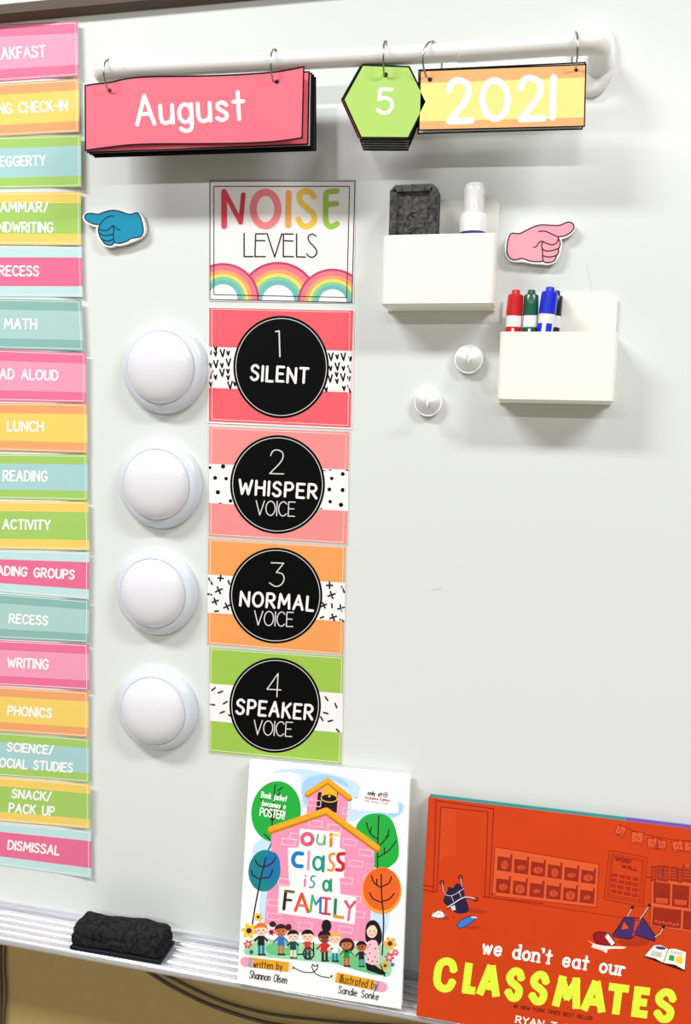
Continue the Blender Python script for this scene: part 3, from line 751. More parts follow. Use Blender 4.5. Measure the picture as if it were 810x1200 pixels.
hand((90, 230, 8.1), [(75, 195), (92, 168), (140, 161), (205, 170), (260, 150), (330, 133), (400, 140), (450, 158), (510, 172), (570, 155), (600, 190), (625, 270), (630, 340), (600, 385), (520, 400), (470, 430), (400, 448), (352, 440), (345, 456), (310, 466), (265, 450), (243, 420), (222, 388), (212, 360), (205, 330), (206, 300), (216, 272), (160, 264), (110, 240), (82, 217)],
     [[(345, 188), (312, 188), (270, 213), (240, 243), (216, 272)], [(206, 298), (228, 318), (262, 328), (300, 316), (330, 288), (346, 277), (370, 296), (388, 314), (410, 318)], [(212, 345), (240, 364), (280, 372), (346, 360)], [(235, 402), (262, 420), (300, 424), (346, 408)], [(342, 284), (352, 320), (346, 360), (350, 405), (356, 440)]],
     ink(14, 142, 176), ink(14, 40, 66), 26, 'teal hand magnet pointing left at the schedule strips')
hand((580, 245, 810 / 110), [(105, 370), (110, 290), (130, 225), (155, 208), (210, 212), (260, 190), (330, 155), (400, 137), (480, 140), (560, 140), (610, 118), (650, 113), (680, 135), (680, 170), (650, 205), (600, 232), (548, 241), (560, 272), (564, 310), (550, 342), (550, 375), (532, 402), (522, 435), (490, 458), (440, 462), (415, 450), (370, 455), (300, 447), (240, 426), (190, 437), (150, 435), (120, 410)],
     [[(380, 193), (430, 190), (480, 210), (546, 241)], [(335, 330), (360, 320), (380, 290), (405, 277), (440, 292), (490, 308), (528, 296), (550, 262)], [(410, 342), (440, 361), (500, 357), (552, 338)], [(414, 400), (450, 412), (500, 410), (534, 396)], [(412, 288), (404, 318), (412, 358), (412, 402), (418, 450)]],
     ink(248, 166, 178), ink(66, 24, 44), 22, 'pink hand magnet pointing right above the marker holder')

# ------------------------------------------------------------------ magnetic pocket holders
CREAM = mat('cream_plastic', (246, 247, 238), .38, var=.01)
def holder(front_px, back_top, label, rad=.006):
    FP = .0445
    P = [bp(x, y, FP) for x, y in front_px]
    x0 = (P[0].x + P[3].x) / 2; x1 = (P[1].x + P[2].x) / 2; ztop = (P[0].z + P[1].z) / 2; zbot = (P[2].z + P[3].z) / 2
    zbk = bp(*back_top, .003).z; th = .0024
    root = empty('magnetic_holder', ((x0 + x1) / 2, 0, zbot)); tag(root, label, 'holder', 'white magnetic pocket holders')
    bm = bmesh.new(); rr = .009
    pts = [(x0, zbot), (x1, zbot)]
    for cx, a0 in ((x1 - rr, 0), (x0 + rr, 90)):
        for k in range(9): t = math.radians(a0 + 90 * k / 8); pts.append((cx + rr * math.cos(t), zbk - rr + rr * math.sin(t)))
    prism(bm, [(x, -.0034, z) for x, z in pts], [(x, -.0006, z) for x, z in pts])
    obj('back_plate', bm, CREAM, root, 30)
    bm = bmesh.new(); outl, inl = [], []
    def U(x0, x1, fp, r):
        o = [(x0, .0035)]
        for cx, a0 in ((x0 + r, 180), (x1 - r, 270)):
            for k in range(7): t = math.radians(a0 + 90 * k / 6); o.append((cx + r * math.cos(t), fp - r - r * math.sin(t)))
        o.append((x1, .0035)); return o
    outl, inl = U(x0, x1, FP, rad), U(x0 + th, x1 - th, FP - th, rad - th)
    def ringz(o, z): return [bm.verts.new((x, -p, z)) for x, p in o]
    bev = .0035
    outb = [(x + (bev if x < (x0 + x1) / 2 else -bev) * .8, p - bev * .8 if p > .02 else p) for x, p in outl]
    R = [ringz(inl, zbot + th), ringz(inl, ztop), ringz(outl, ztop), ringz(outl, zbot + bev), ringz(outb, zbot)]
    for r1, r2 in zip(R, R[1:]):
        for k in range(len(r1) - 1): bm.faces.new((r1[k], r1[k + 1], r2[k + 1], r2[k]))
    bm.faces.new(R[0]); bm.faces.new(R[-1])
    for k in (0, -1):
        for r1, r2 in zip(R, R[1:]): pass
    recalc(bm); obj('pocket', bm, CREAM, root, 35)
    return x0, x1, zbot + th, ztop, FP - th
h1 = holder([(447.9, 275.1), (581.8, 273.2), (578.5, 359.2), (447.5, 358.6)], (560, 234.2), 'upper left white magnetic holder with eraser and spray bottle')
h2 = holder([(586.3, 388.4), (726, 389), (719.5, 473.6), (582.5, 470.8)], (700, 345.4), 'lower right white magnetic holder with four capped markers')

FELT = mat('charcoal_felt', (80, 80, 80), .95, 1.0, 330, var=.5, detail=8, vscale=190, spec=.2)
# block eraser standing in the upper holder: chamfered, with a recessed back
zb1 = h1[2]; eL, eR = bp(456.2, 240, .038).x, bp(512.6, 240, .038).x; eT = bp(484, 215.3, .038).z
ch = .0065
def erase_outline(i):
    return [(eL + i, zb1 + i), (eR - i, zb1 + i), (eR - i, eT - ch), (eR - ch, eT - i), (eL + ch, eT - i), (eL + i, eT - ch)]
bm = bmesh.new()
loops = []
for pts, p in ((erase_outline(0), .010), (erase_outline(0), .036), (erase_outline(.002), .0385), (erase_outline(.0085), .0385), (erase_outline(.0095), .0345)):
    loops.append([bm.verts.new((x, -p, z)) for x, z in pts])
for a_, b_ in zip(loops, loops[1:]):
    for k in range(6): bm.faces.new((a_[k], a_[(k + 1) % 6], b_[(k + 1) % 6], b_[k]))
bm.faces.new(loops[0]); bm.faces.new(loops[-1]); recalc(bm)
cx_, cz_ = (eL + eR) / 2 - .002, eT - .043
for rx_, rz_, dx_ in ((.009, .011, 0), (.005, .0075, .001)):
    tube(bm, [(cx_ + dx_ + rx_ * math.cos(t), -.0347, cz_ + rz_ * math.sin(t) + rx_ * .5 * math.cos(t)) for t in [math.radians(20 + 30 * k) for k in range(11)]], .0011, 6)
tube(bm, [(cx_ - .009, -.0347, cz_ - .014), (cx_, -.0347, cz_ - .0165), (cx_ + .010, -.0347, cz_ - .019)], .0011, 6)
tag(obj('board_eraser', bm, FELT, None, 30), 'dark grey felt eraser standing upright in the upper left holder', 'eraser')

# spray bottle
sx = bp(555.4, 240, .026); c = Vector((sx.x, -.0235, zb1)); M = Matrix.Translation(c)
zz = lambda y: bp(555, y, .034).z - zb1
root = empty('spray_bottle', c); tag(root, 'small blue spray bottle with white nozzle and clear cap in the upper holder', 'spray bottle')
s1 = .0155
bm = bmesh.new(); lathe(bm, [(.001, 0), (s1 - .001, 0), (s1, .0015), (s1, zz(276)), (s1 * .97, zz(272)), (.010, zz(269)), (.001, zz(269))], M, 40); obj('bottle', bm, mat('blue_bottle', (28, 38, 150), .25, coat=.3), root, 40)
bm = bmesh.new(); lathe(bm, [(.010, zz(271)), (.0158, zz(271)), (.0158, zz(254)), (.0145, zz(249)), (.0112, zz(247)), (.0108, zz(232)), (.0098, zz(231)), (.0096, zz(219)), (.0085, zz(218)), (0, zz(217.5))], M, 40); obj('sprayer', bm, WPL, root, 35)
CLEAR = bpy.data.materials.new('clear_cap'); CLEAR.use_nodes = True
nt = CLEAR.node_tree; b_ = nt.nodes['Principled BSDF']; b_.inputs['Base Color'].default_value = (.9, .91, .93, 1); b_.inputs['Roughness'].default_value = .08; b_.inputs['Alpha'].default_value = .32
bm = bmesh.new(); lathe(bm, [(.0128, zz(247)), (.0124, zz(222)), (.0116, zz(215)), (.0095, zz(212.5)), (.005, zz(211.5)), (0, zz(211.3)), (0, zz(212.5)), (.009, zz(213.5)), (.0106, zz(216)), (.0114, zz(223)), (.0118, zz(247))], M, 40); obj('cap', bm, CLEAR, root, 40)['label'] = 'clear cap'

# markers
BW = mat('marker_barrel_white', (240, 240, 240), .35)
def marker(x_top, x_bot, y_cap_top, y_cap_bot, y_nub, p, col, label, band, rad=.0094, marks=((.012, .002, -100, -82), (.012, .0095, -100, -62), (.022, .014, -112, -84)), flip=False):
    zf = h2[2]; fp = p + rad
    top = bp(x_top, y_cap_bot, fp); lowx = bp(x_bot, 388, fp).x
    zc = top.z; x_at = lambda z: top.x + (lowx - top.x) * ((z - zc) / (bp(x_bot, 388, fp).z - zc))
    base = Vector((x_at(zf), -p, zf)); ax = (Vector((x_at(zc), -p, zc)) - base).normalized()
    xv = (Vector((1, 0, 0)) - ax * ax.x).normalized(); yv = ax.cross(xv)
    M = Matrix.Translation(base) @ Matrix((xv, yv, ax)).transposed().to_4x4()
    hz = lambda y: (bp(x_top, y, fp).z - zf) / ax.z
    root = empty('dry_erase_marker', base); tag(root, label, 'marker', 'markers in the lower holder')
    rb = rad * .93
    bm = bmesh.new(); lathe(bm, [(.001, 0), (rb * .9, 0), (rb, .001), (rb, hz(y_cap_bot) + .002), (.001, hz(y_cap_bot) + .002)], M, 32); obj('barrel', bm, BW, root, 40)
    bm = bmesh.new(); c_ = hz(y_cap_bot); t_ = hz(y_cap_top); n_ = hz(y_nub)
    lathe(bm, [(rad * .9, c_), (rad, c_ + .0006), (rad * .985, (c_ + t_) / 2), (rad * .96, t_ - .0012), (rad * .86, t_), (rad * .54, t_ + .0002), (rad * .5, n_ - .0008), (rad * .42, n_), (0, n_)], M, 32)
    obj('cap', bm, mat('marker_%d_%d_%d' % col, col, .3, coat=.2), root, 35)
    a = Art(None); bm = a.bm; z1 = hz(band[0]); z0_ = .004
    lathe(bm, [(rb + .0002, z0_), (rb + .0002, z1)], M, 32); 
    if marks:                      # white lettering blocks up the sleeve
        for m0, m1, t0, t1 in marks:
            z_lo, z_hi = z1 - m0, z1 - m1
            ang = [math.radians(t0 + (t1 - t0) * k / 4) for k in range(5)]
            row = [[bm.verts.new(M @ Vector(((rb + .0004) * math.cos(t), (rb + .0004) * math.sin(t), z))) for t in ang] for z in (z_lo, z_hi)]
            for k in range(4): bm.faces.new((row[0][k], row[0][k + 1], row[1][k + 1], row[1][k])).material_index = 1
    sl_ = [mat('sleeve_%d_%d_%d' % col, col, .4), BW]; obj('sleeve', bm, sl_[::-1] if flip else sl_, root, 40)
marker(602.4, 601, 344, 369.5, 338.4, .030, (204, 20, 28), 'red capped marker at the left of the lower holder', (382.5, 0))
marker(621.5, 620.5, 344.2, 369.3, 338.5, .0295, (14, 92, 62), 'green capped marker between the red and blue ones', (383, 0), .0088)
marker(649.5, 647.5, 345.5, 369.5, 339.5, .012, (22, 22, 34), 'black capped marker partly hidden behind the blue one', (383, 0), .0084)
marker(641.5, 639.0, 340.6, 367.3, 335.0, .0325, (22, 40, 212), 'blue capped marker standing frontmost in the lower holder', (378, 0), .0098, ((.02, .0005, -172, -118), (.014, .0005, -88, -44), (.02, .004, -26, -4)), True)

# ------------------------------------------------------------------ magnetic hooks
HW = mat('hook_white', (236, 238, 238), .3, coat=.2)
def brushed():
    m = mat('spun_steel', (226, 228, 229), .38, metal=.35, var=.03); return m
def hook(c, label):
    root = empty('magnetic_hook', c); M = Matrix.Translation(c) @ TO_ROOM
    bm = bmesh.new(); lathe(bm, [(.001, 0), (.0172, 0), (.0178, .0012), (.0178, .0062), (.0172, .0074), (.0160, .0074)], M, 48); obj('magnet_cup', bm, HW, root, 40)
    bm = bmesh.new(); lathe(bm, [(.0162, .0070), (.0150, .0078), (.006, .0112), (.0032, .0128), (0, .0130)], M, 48); obj('face_plate', bm, brushed(), root, 50)
    bm = bmesh.new(); pts = [(0, .0115), (-.001, .0155), (-.0042, .019), (-.0062, .024), (-.004, .0295), (.001, .032), (.007, .0325)]
    P_ = catmull([Vector((0, -p_, z_)) for z_, p_ in pts], 6); tube(bm, [Vector(c) + Vector((0, q.y, q.z)) for q in P_], [.0016] * (len(P_) - 3) + [.0015, .0012, .0007], 12)
    obj('hook_wire', bm, HW, root, 60)
    return root
c1, c2 = bp(549.4, 420.9, .006), bp(501.8, 471.3, .006)
hk = hook(Vector((c1.x, 0, c1.z)), ''); tag(hk, 'small round magnetic hook nearest the lower marker holder', 'hook', 'magnetic hooks')
hk2 = copy_tree(hk); hk2.location = (c2.x, 0, c2.z); tag(hk2, 'small round magnetic hook lower left beneath the upper holder', 'hook', 'magnetic hooks')

# ------------------------------------------------------------------ felt eraser lying on the tray
TS = zt + .0019
fl, fr_ = onz(80.5, 1113, TS), onz(188.5, 1131.5, TS); brr = onz(206.5, 1106, TS)
ex = (fr_ - fl); Lw = ex.length; ex.normalize(); ey = Vector((-ex.y, ex.x, 0)); dep = min(.05, max(.036, (brr - fr_).dot(ey)))
ctr = fl + ex * Lw / 2 + ey * dep / 2
M = Matrix((( ex.x, ey.x, 0, 0), (ex.y, ey.y, 0, 0), (0, 0, 1, 0), (0, 0, 0, 1)))
root = empty('tray_eraser', (ctr.x, ctr.y, TS)); tag(root, 'black felt eraser with navy backing lying on the marker tray', 'eraser')
bm = bmesh.new(); rbox(bm, (ctr.x, ctr.y, TS + .0028), (Lw - .001, dep - .001, .0056), .002, 3, M); obj('backing', bm, mat('navy_backing', (18, 20, 34), .6, spec=.2), root, 40)['label'] = 'navy backing plate'
HT = .030
bm = bmesh.new(); rbox(bm, (0, 0, 0), (Lw - .0015, dep - .002, HT), .0085, 5)
bmesh.ops.subdivide_edges(bm, edges=[e for e in bm.edges if e.calc_length() > .008], cuts=14, use_grid_fill=True)
bmesh.ops.triangulate(bm, faces=[f for f in bm.faces if len(f.verts) > 4])
bm.normal_update()
for v in bm.verts:
    k = noise.noise(v.co * 60) * .0012 + noise.noise(v.co * 190) * .0011
    v.co += v.normal * k
    if v.co.z > 0: v.co.x *= .975; v.co.z += .0014 * math.sin(v.co.x * 60) ; v.co.y *= .93
for v in bm.verts: v.co = M @ v.co + Vector((ctr.x, ctr.y, TS + .004 + HT / 2))
obj('felt_pad', bm, mat('black_felt', (33, 33, 34), .97, 1.0, 260, var=.55, detail=8, vscale=170, spec=.15), root, 70)

# ------------------------------------------------------------------ books leaning on the tray
def rest(px, z):                         # distance from the board at which a sight line meets height z
    return -onz(px[0], px[1], z).y
def book(name, TLp, TRp, BLp, pt, pb, label, thick, height=None, width=None):
    pb = rest(BLp, zt + .0022); print(name, 'bottom stands', round(pb, 4), 'from the board')
    A, B, C = bp(*TLp, pt), bp(*TRp, pt), bp(*BLp, pb)
    eu = (B - A).normalized(); ev = (C - A); ev = (ev - eu * ev.dot(eu)); Hh = ev.length; ev.normalize(); nn = eu.cross(ev).normalized()
    if nn.y > 0: nn = -nn                                         # out towards the room
    Ww = width or (B - A).length
    def S(x, y, l):
        r = ray(x, y); o_ = A + nn * (l * LAY); return EYE + r * ((o_ - EYE).dot(nn) / r.dot(nn))
    root = empty(name, A + eu * Ww / 2 + ev * Hh); tag(root, label, 'book', 'picture books on the tray')
    return dict(A=A, eu=eu, ev=ev, n=nn, W=Ww, H=Hh, S=S, root=root, t=thick)
def slab(bm, b, u0, u1, v0, v1, d0, d1, mi=0, bev=0):
    pts = [(u0, v0), (u1, v0), (u1, v1), (u0, v1)]
    f = lambda d: [bm.verts.new(b['A'] + b['eu'] * u + b['ev'] * v - b['n'] * d) for u, v in pts]
    a_, c_ = f(d0), f(d1)
    fs = [bm.faces.new(a_), bm.faces.new(c_[::-1])] + [bm.faces.new((a_[k], c_[k], c_[(k + 1) % 4], a_[(k + 1) % 4])) for k in range(4)]
    for q in fs: q.material_index = mi
    recalc(bm)
# --- white schoolhouse book
b1 = book('picture_book', (293.6, 891), (480.6, 908.8), (268.8, 1150.5), .0165, .0585, 'white picture book with pink schoolhouse cover leaning on the tray', .011)
PAPER = mat('page_edges', (240, 238, 230), .8, .3, 900)
JACK = mat('book_jacket_white', (250, 250, 249), .3, coat=.3, var=.01)
bm = bmesh.new(); slab(bm, b1, .004, b1['W'] - .003, .003, b1['H'] - .003, .0022, .0092); obj('pages', bm, PAPER, b1['root'])
bm = bmesh.new(); slab(bm, b1, .0, b1['W'], 0, b1['H'], .0092, .0112); obj('back_cover', bm, JACK, b1['root'])
bm = bmesh.new(); slab(bm, b1, -.0012, .0012, 0, b1['H'], .0004, .0110); obj('spine', bm, JACK, b1['root'])
a = Art(b1['S'], (260, 880, 810 / 230)); a.mi(JACK); slab(a.bm, b1, 0, b1['W'], 0, b1['H'], 0, .0021)
SKY, SKY2 = ink(196, 224, 246), ink(164, 206, 240)
a.poly([(215, 85), (300, 72), (420, 88), (540, 120), (580, 165), (560, 200), (520, 175), (470, 130), (420, 118), (360, 150), (350, 230), (330, 230), (326, 165), (250, 110)], SKY, 1, 3)
a.poly([(330, 150), (360, 108), (430, 98), (500, 118), (520, 150), (440, 118), (370, 160), (355, 215), (338, 215)], SKY2, 2, 3)
a.poly([(515, 230), (560, 190), (740, 210), (745, 255), (700, 280), (620, 262), (545, 290), (512, 280)], SKY, 1, 3); a.poly([(660, 240), (735, 215), (742, 252), (700, 275), (650, 268)], SKY2, 2, 3)
a.poly([(130, 390), (190, 350), (215, 400), (205, 520), (180, 700), (150, 700), (165, 520), (130, 440)], SKY, 1, 3); a.poly([(640, 470), (690, 490), (690, 720), (640, 760), (620, 680)], SKY, 1, 3)
a.poly([(190, 168), (206, 160), (205, 105), (240, 90), (280, 88), (326, 100), (326, 170), (260, 168)], WHITE, 3, 0)
a.poly([(535, 240), (540, 205), (565, 190), (572, 155), (605, 145), (715, 160), (722, 200), (728, 256), (640, 250), (560, 243)], ink(252, 250, 250), 3, 2)
GRN, GRN2 = ink(34, 170, 62), ink(22, 148, 58)
a.poly(ell(224, 250, 102, 126, 48, 8), GRN, 4); a.poly([(560, 300), (600, 264), (660, 260), (705, 290), (728, 370), (728, 440), (690, 480), (640, 486), (600, 440), (555, 350)], GRN, 4, 4)
TK = ink(44, 26, 24)
for pts in ([(220, 140), (216, 190), (208, 290), (206, 372), (192, 410), (190, 440)], [(232, 165), (250, 150)], [(218, 200), (240, 172)], [(208, 290), (176, 235)], [(208, 290), (250, 232)], [(208, 260), (160, 200)], [(206, 372), (176, 345)]):
    a.line(pts, 5, TK, 5, smooth=4)
for pts in ([(648, 268), (645, 340), (643, 420), (643, 480)], [(645, 365), (612, 340), (597, 295)], [(645, 395), (680, 360), (690, 325)], [(676, 355), (690, 350)], [(643, 440), (690, 410), (720, 372)], [(612, 335), (618, 315)], [(670, 425), (672, 400)]):
    a.line(pts, 5, TK, 5, smooth=4)
PKB, PKL = ink(240, 146, 178), ink(250, 206, 220)
a.poly([(205, 335), (430, 250), (632, 405), (628, 500), (606, 790), (400, 770), (176, 712), (190, 560), (202, 440)], PKB, 6); a.poly([(352, 190), (440, 128), (522, 195), (514, 295), (430, 260), (350, 262)], PKB, 6)
a.poly([(398, 170), (480, 172), (474, 256), (430, 240), (388, 246)], ink(34, 18, 26), 7)
a.poly([(410, 194), (418, 160), (428, 144), (444, 138), (460, 144), (470, 162), (477, 196), (444, 202)], ink(236, 178, 40), 8, 2); a.poly(ell(443, 195, 32, 15, 24, 4), ink(30, 18, 20), 9); a.line(ell(443, 196, 33, 15, 24, 4, -10, 190), 4, ink(240, 196, 90), 10); a.disc(444, 187, 5, ink(244, 196, 70), 10)
ROOF, ROOFD = ink(232, 166, 38), ink(196, 120, 24)
a.line([(354, 180), (438, 124), (526, 196)], 24, ROOFD, 9); a.line([(354, 174), (438, 120), (526, 190)], 18, ROOF, 10)
a.line([(202, 328), (432, 250), (641, 404)], 30, ROOFD, 9); a.line([(202, 322), (432, 244), (642, 398)], 22, ROOF, 10)
def brick(x, y, w_=54, h_=24, sk=.12): a.line([(x, y), (x + w_, y + w_ * sk), (x + w_ - 3, y + h_ + w_ * sk), (x - 3, y + h_), (x, y)], 3, PKL, 7)
for x, y in [(362, 285), (440, 302), (502, 362), (250, 360), (284, 338), (528, 450), (570, 405), (520, 595), (536, 660), (192, 612), (188, 668), (320, 705), (486, 722), (236, 525), (486, 520), (500, 235), (356, 200), (590, 512)]: brick(x, y)
PAT = ink(250, 240, 240)
a.poly([(322, 320), (490, 336), (486, 400), (508, 408), (504, 525), (486, 524), (490, 590), (556, 604), (548, 716), (232, 668), (236, 556), (280, 560), (276, 520), (272, 400), (318, 398)], PAT, 8)
C_ = ink
a.line(ell(353, 364, 22, 22, 30), 16, C_(218, 96, 122), 12, closed=True, caps=False)
a.line([(397, 346), (394, 374), (404, 386), (420, 380), (426, 350)], 8, C_(104, 176, 124), 12, smooth=4); a.line([(426, 350), (425, 386)], 8, C_(104, 176, 124), 12)
a.line([(452, 344), (450, 392)], 13, C_(214, 132, 40), 12); a.line([(452, 356), (468, 344), (482, 350)], 9, C_(236, 204, 92), 12, smooth=4)
a.line([(332, 424), (306, 424), (294, 448), (304, 472), (330, 476)], 17, C_(28, 124, 190), 12, smooth=5)
a.line([(360, 416), (356, 488)], 11, C_(232, 150, 178), 12)
a.line(ell(397, 464, 18, 26, 24), 12, C_(38, 150, 130), 12, closed=True, caps=False); a.line([(420, 436), (418, 496)], 12, C_(30, 140, 150), 12)
a.line([(464, 424), (446, 430), (448, 454), (462, 470), (456, 492), (438, 490)], 10, C_(230, 140, 50), 12, smooth=5)
a.line([(504, 424), (482, 428), (482, 452), (500, 468), (496, 490), (474, 490)], 15, C_(208, 42, 46), 12, smooth=5)
a.line([(344, 530), (342, 558)], 8, C_(226, 110, 160), 12); a.disc(346, 516, 4.5, C_(226, 110, 160), 12)
a.line([(385, 516), (370, 520), (370, 534), (382, 544), (376, 562), (362, 562)], 7, C_(50, 150, 176), 12, smooth=5)
a.line(ell(432, 556, 13, 20, 24), 11, C_(34, 150, 120), 12, closed=True, caps=False); a.line([(450, 532), (450, 578)], 11, C_(34, 150, 120), 12)
a.line([(264, 580), (256, 652)], 13, C_(36, 34, 30), 12); a.line([(262, 578), (296, 582)], 12, C_(110, 110, 40), 12); a.line([(262, 614), (286, 616)], 10, C_(40, 40, 36), 12)
a.line([(304, 658), (330, 590), (356, 664)], 13, C_(216, 80, 56), 12); a.line([(314, 636), (348, 640)], 10, C_(226, 110, 70), 12)
a.line([(366, 662), (374, 598)], 11, C_(90, 190, 80), 12); a.line([(374, 598), (388, 634)], 9, C_(60, 160, 170), 12); a.line([(388, 634), (408, 606)], 9, C_(40, 130, 200), 12); a.line([(408, 606), (406, 668)], 10, C_(44, 110, 190), 12)
a.line([(432, 608), (428, 672)], 11, C_(214, 60, 92), 12); a.line([(416, 606), (448, 610)], 9, C_(214, 70, 92), 12); a.line([(412, 670), (446, 674)], 9, C_(190, 50, 80), 12)
a.line([(470, 614), (466, 680)], 13, C_(30, 130, 80), 12); a.line([(464, 682), (500, 688)], 13, C_(210, 150, 50), 12)
a.line([(510, 620), (528, 650), (550, 622)], 11, C_(216, 80, 96), 12); a.line([(528, 650), (522, 698)], 10, C_(222, 100, 150), 12)
# side trees
a.poly(ell(176, 494, 66, 86, 44, 6), ink(24, 128, 138), 11); a.poly(ell(204, 478, 36, 62, 30, 6), ink(30, 112, 166), 12)
for pts in ([(182, 440), (160, 530), (138, 640), (126, 714)], [(172, 480), (150, 470), (138, 450)], [(176, 478), (205, 465), (222, 440)], [(160, 530), (130, 515), (122, 492)], [(162, 525), (195, 520), (210, 490)]): a.line(pts, 5.5, TK, 13, smooth=4)
a.poly(ell(660, 576, 82, 96, 44), ink(242, 158, 52), 11); a.poly(ell(660, 570, 76, 88, 44), ink(230, 98, 34), 12)
for pts in ([(658, 510), (660, 600), (668, 700), (662, 842)], [(658, 565), (630, 545), (618, 515)], [(660, 560), (690, 545), (700, 520)], [(660, 625), (625, 610), (610, 585)], [(662, 620), (690, 612), (712, 588)], [(640, 555), (640, 530)]): a.line(pts, 5.5, TK, 13, smooth=4)
# grass
a.poly([(92, 820), (140, 770), (220, 780), (330, 790), (480, 800), (600, 810), (680, 800), (700, 860), (690, 930), (600, 910), (480, 880), (300, 862), (140, 846), (100, 840)], ink(150, 214, 168), 9, 4); a.poly([(190, 800), (300, 790), (310, 840), (200, 840)], ink(104, 194, 130), 10, 4); a.poly([(430, 850), (580, 850), (650, 900), (640, 925), (480, 880)], ink(104, 194, 130), 10, 4)
# little people: generic standing figures, K = hair, skin, top, legs
def figure(x, y, s, hair, skin, topc, legs, hairpoly=None, dress=False, arms=None, L=14):
    """x, y: head centre; s: head radius."""
    if hairpoly:
        for hp in hairpoly: a.poly(hp, hair, L, 3)
    a.poly(ell(x, y, s * 1.05, s, 22), skin, L + 1); a.poly([Vector((x + s * 1.12 * math.cos(t), y - s * .1 + s * 1.08 * math.sin(t))) for t in [math.radians(180 + 15 * k) for k in range(13)]] + [Vector((x + s * .6, y - s * .42)), Vector((x - s * .5, y - s * .36))], hair, L + 2)
    for d in (-.42, .38): a.disc(x + d * s, y + s * .08, s * .12, ink(30, 20, 24), L + 3, n=8)
    a.line([(x - s * .25, y + s * .48), (x, y + s * .58), (x + s * .25, y + s * .5)], s * .1, ink(170, 60, 60), L + 3, smooth=3)
    for d in (-.68, .68): a.disc(x + d * s, y + s * .36, s * .16, ink(240, 150, 140), L + 2, n=8)
    b0, b1_ = y + s * 1.0, y + s * 2.6
    wd = s * .62; a.poly([(x - wd * .8, b0), (x + wd * .8, b0), (x + wd * (1.25 if dress else .95), b1_), (x - wd * (1.25 if dress else .95), b1_)], topc, L)
    for d in (-.3, .34):
        a.line([(x + d * s, b1_ - 2), (x + d * s, y + s * 4.0)], s * .42, legs, L - 1, caps=False); a.line([(x + d * s - s * .12, y + s * 4.05), (x + d * s + s * .3, y + s * 4.1)], s * .32, ink(40, 50, 50), L - 1)
    for ax_, ay_ in (arms or [(-1.25, 2.0), (1.25, 2.0)]): a.line([(x + (.5 if ax_ > 0 else -.5) * s, b0 + s * .25), (x + ax_ * s, y + ay_ * s)], s * .34, topc, L); 
    for ax_, ay_ in (arms or [(-1.25, 2.0), (1.25, 2.0)]): a.disc(x + ax_ * s, y + ay_ * s, s * .2, skin, L + 1, n=8)
TAN, BRN, DBR, PLE = ink(250, 198, 164), ink(196, 112, 62), ink(120, 62, 44), ink(250, 210, 186)
HRED, HBR, HBK, HBL = ink(222, 118, 40), ink(62, 28, 30), ink(26, 20, 26), ink(240, 176, 70)
figure(162, 738, 25, HRED, PLE, ink(34, 34, 40), ink(44, 112, 150))
figure(244, 742, 24, HBR, BRN, ink(54, 108, 190), BRN, [ell(210, 715, 14, 12, 14), ell(275, 728, 13, 14, 14)])
figure(294, 764, 22, HBK, PLE, ink(22, 72, 84), PLE)
figure(354, 764, 23, HBK, PLE, ink(206, 60, 54), ink(30, 60, 90), arms=[(-1.0, 1.5), (.9, 1.6)])
a.line(ell(358, 836, 22, 23, 24), 5, ink(24, 26, 28), 19, closed=True, caps=False)
for k in range(4): t = math.radians(45 * k); a.line([(358 - 19 * math.cos(t), 836 - 20 * math.sin(t)), (358 + 19 * math.cos(t), 836 + 20 * math.sin(t))], 2, ink(60, 66, 70), 19)
a.line([(378, 790), (380, 845)], 5, ink(24, 26, 28), 18); a.line([(312, 840), (340, 838)], 5, ink(24, 26, 28), 18)
figure(424, 768, 24, HBK, DBR, ink(206, 44, 40), ink(40, 26, 30), [ell(432, 722, 20, 26, 20)], True)
figure(467, 774, 23, HBL, PLE, ink(240, 240, 244), ink(34, 112, 180))
figure(515, 798, 22, HBR, BRN, ink(40, 140, 72), ink(214, 80, 50), [ell(516, 802, 32, 30, 20)])
figure(576, 808, 20, HBK, BRN, ink(34, 34, 44), ink(90, 130, 160)); a.line(ell(570, 810, 7, 7, 12), 2, BLACK, 19, closed=True, caps=False); a.line(ell(586, 811, 7, 7, 12), 2, BLACK, 19, closed=True, caps=False)
a.poly([(592, 760), (598, 715), (622, 698), (646, 712), (660, 752), (658, 790), (640, 806), (630, 780), (600, 790)], HBK, 14, 4)
a.poly(ell(620, 744, 22, 28, 22, 4), PLE, 15); a.poly([(597, 740), (606, 712), (624, 702), (642, 716), (646, 748), (632, 722), (612, 722)], HBK, 16, 3)
for d in (-8, 9): a.disc(620 + d, 744, 2.8, BLACK, 17, n=8)
a.line([(613, 758), (620, 761), (628, 758)], 2.4, ink(190, 60, 70), 17); a.disc(608, 754, 4, ink(244, 160, 150), 16, n=8); a.disc(634, 754, 4, ink(244, 160, 150), 16, n=8)
DRS = ink(248, 190, 200)
a.poly([(604, 786), (636, 782), (646, 810), (650, 880), (592, 872), (600, 820)], DRS, 15, 2); a.line([(606, 800), (592, 830), (606, 842)], 10, DRS, 15)
for x, y in [(612, 800), (634, 815), (610, 835), (632, 850), (604, 860), (640, 870), (622, 868)]: a.disc(x, y, 3.2, ink(60, 30, 44), 16, n=8)
a.poly([(592, 874), (625, 880), (680, 918), (660, 925), (600, 905)], ink(26, 22, 26), 14)
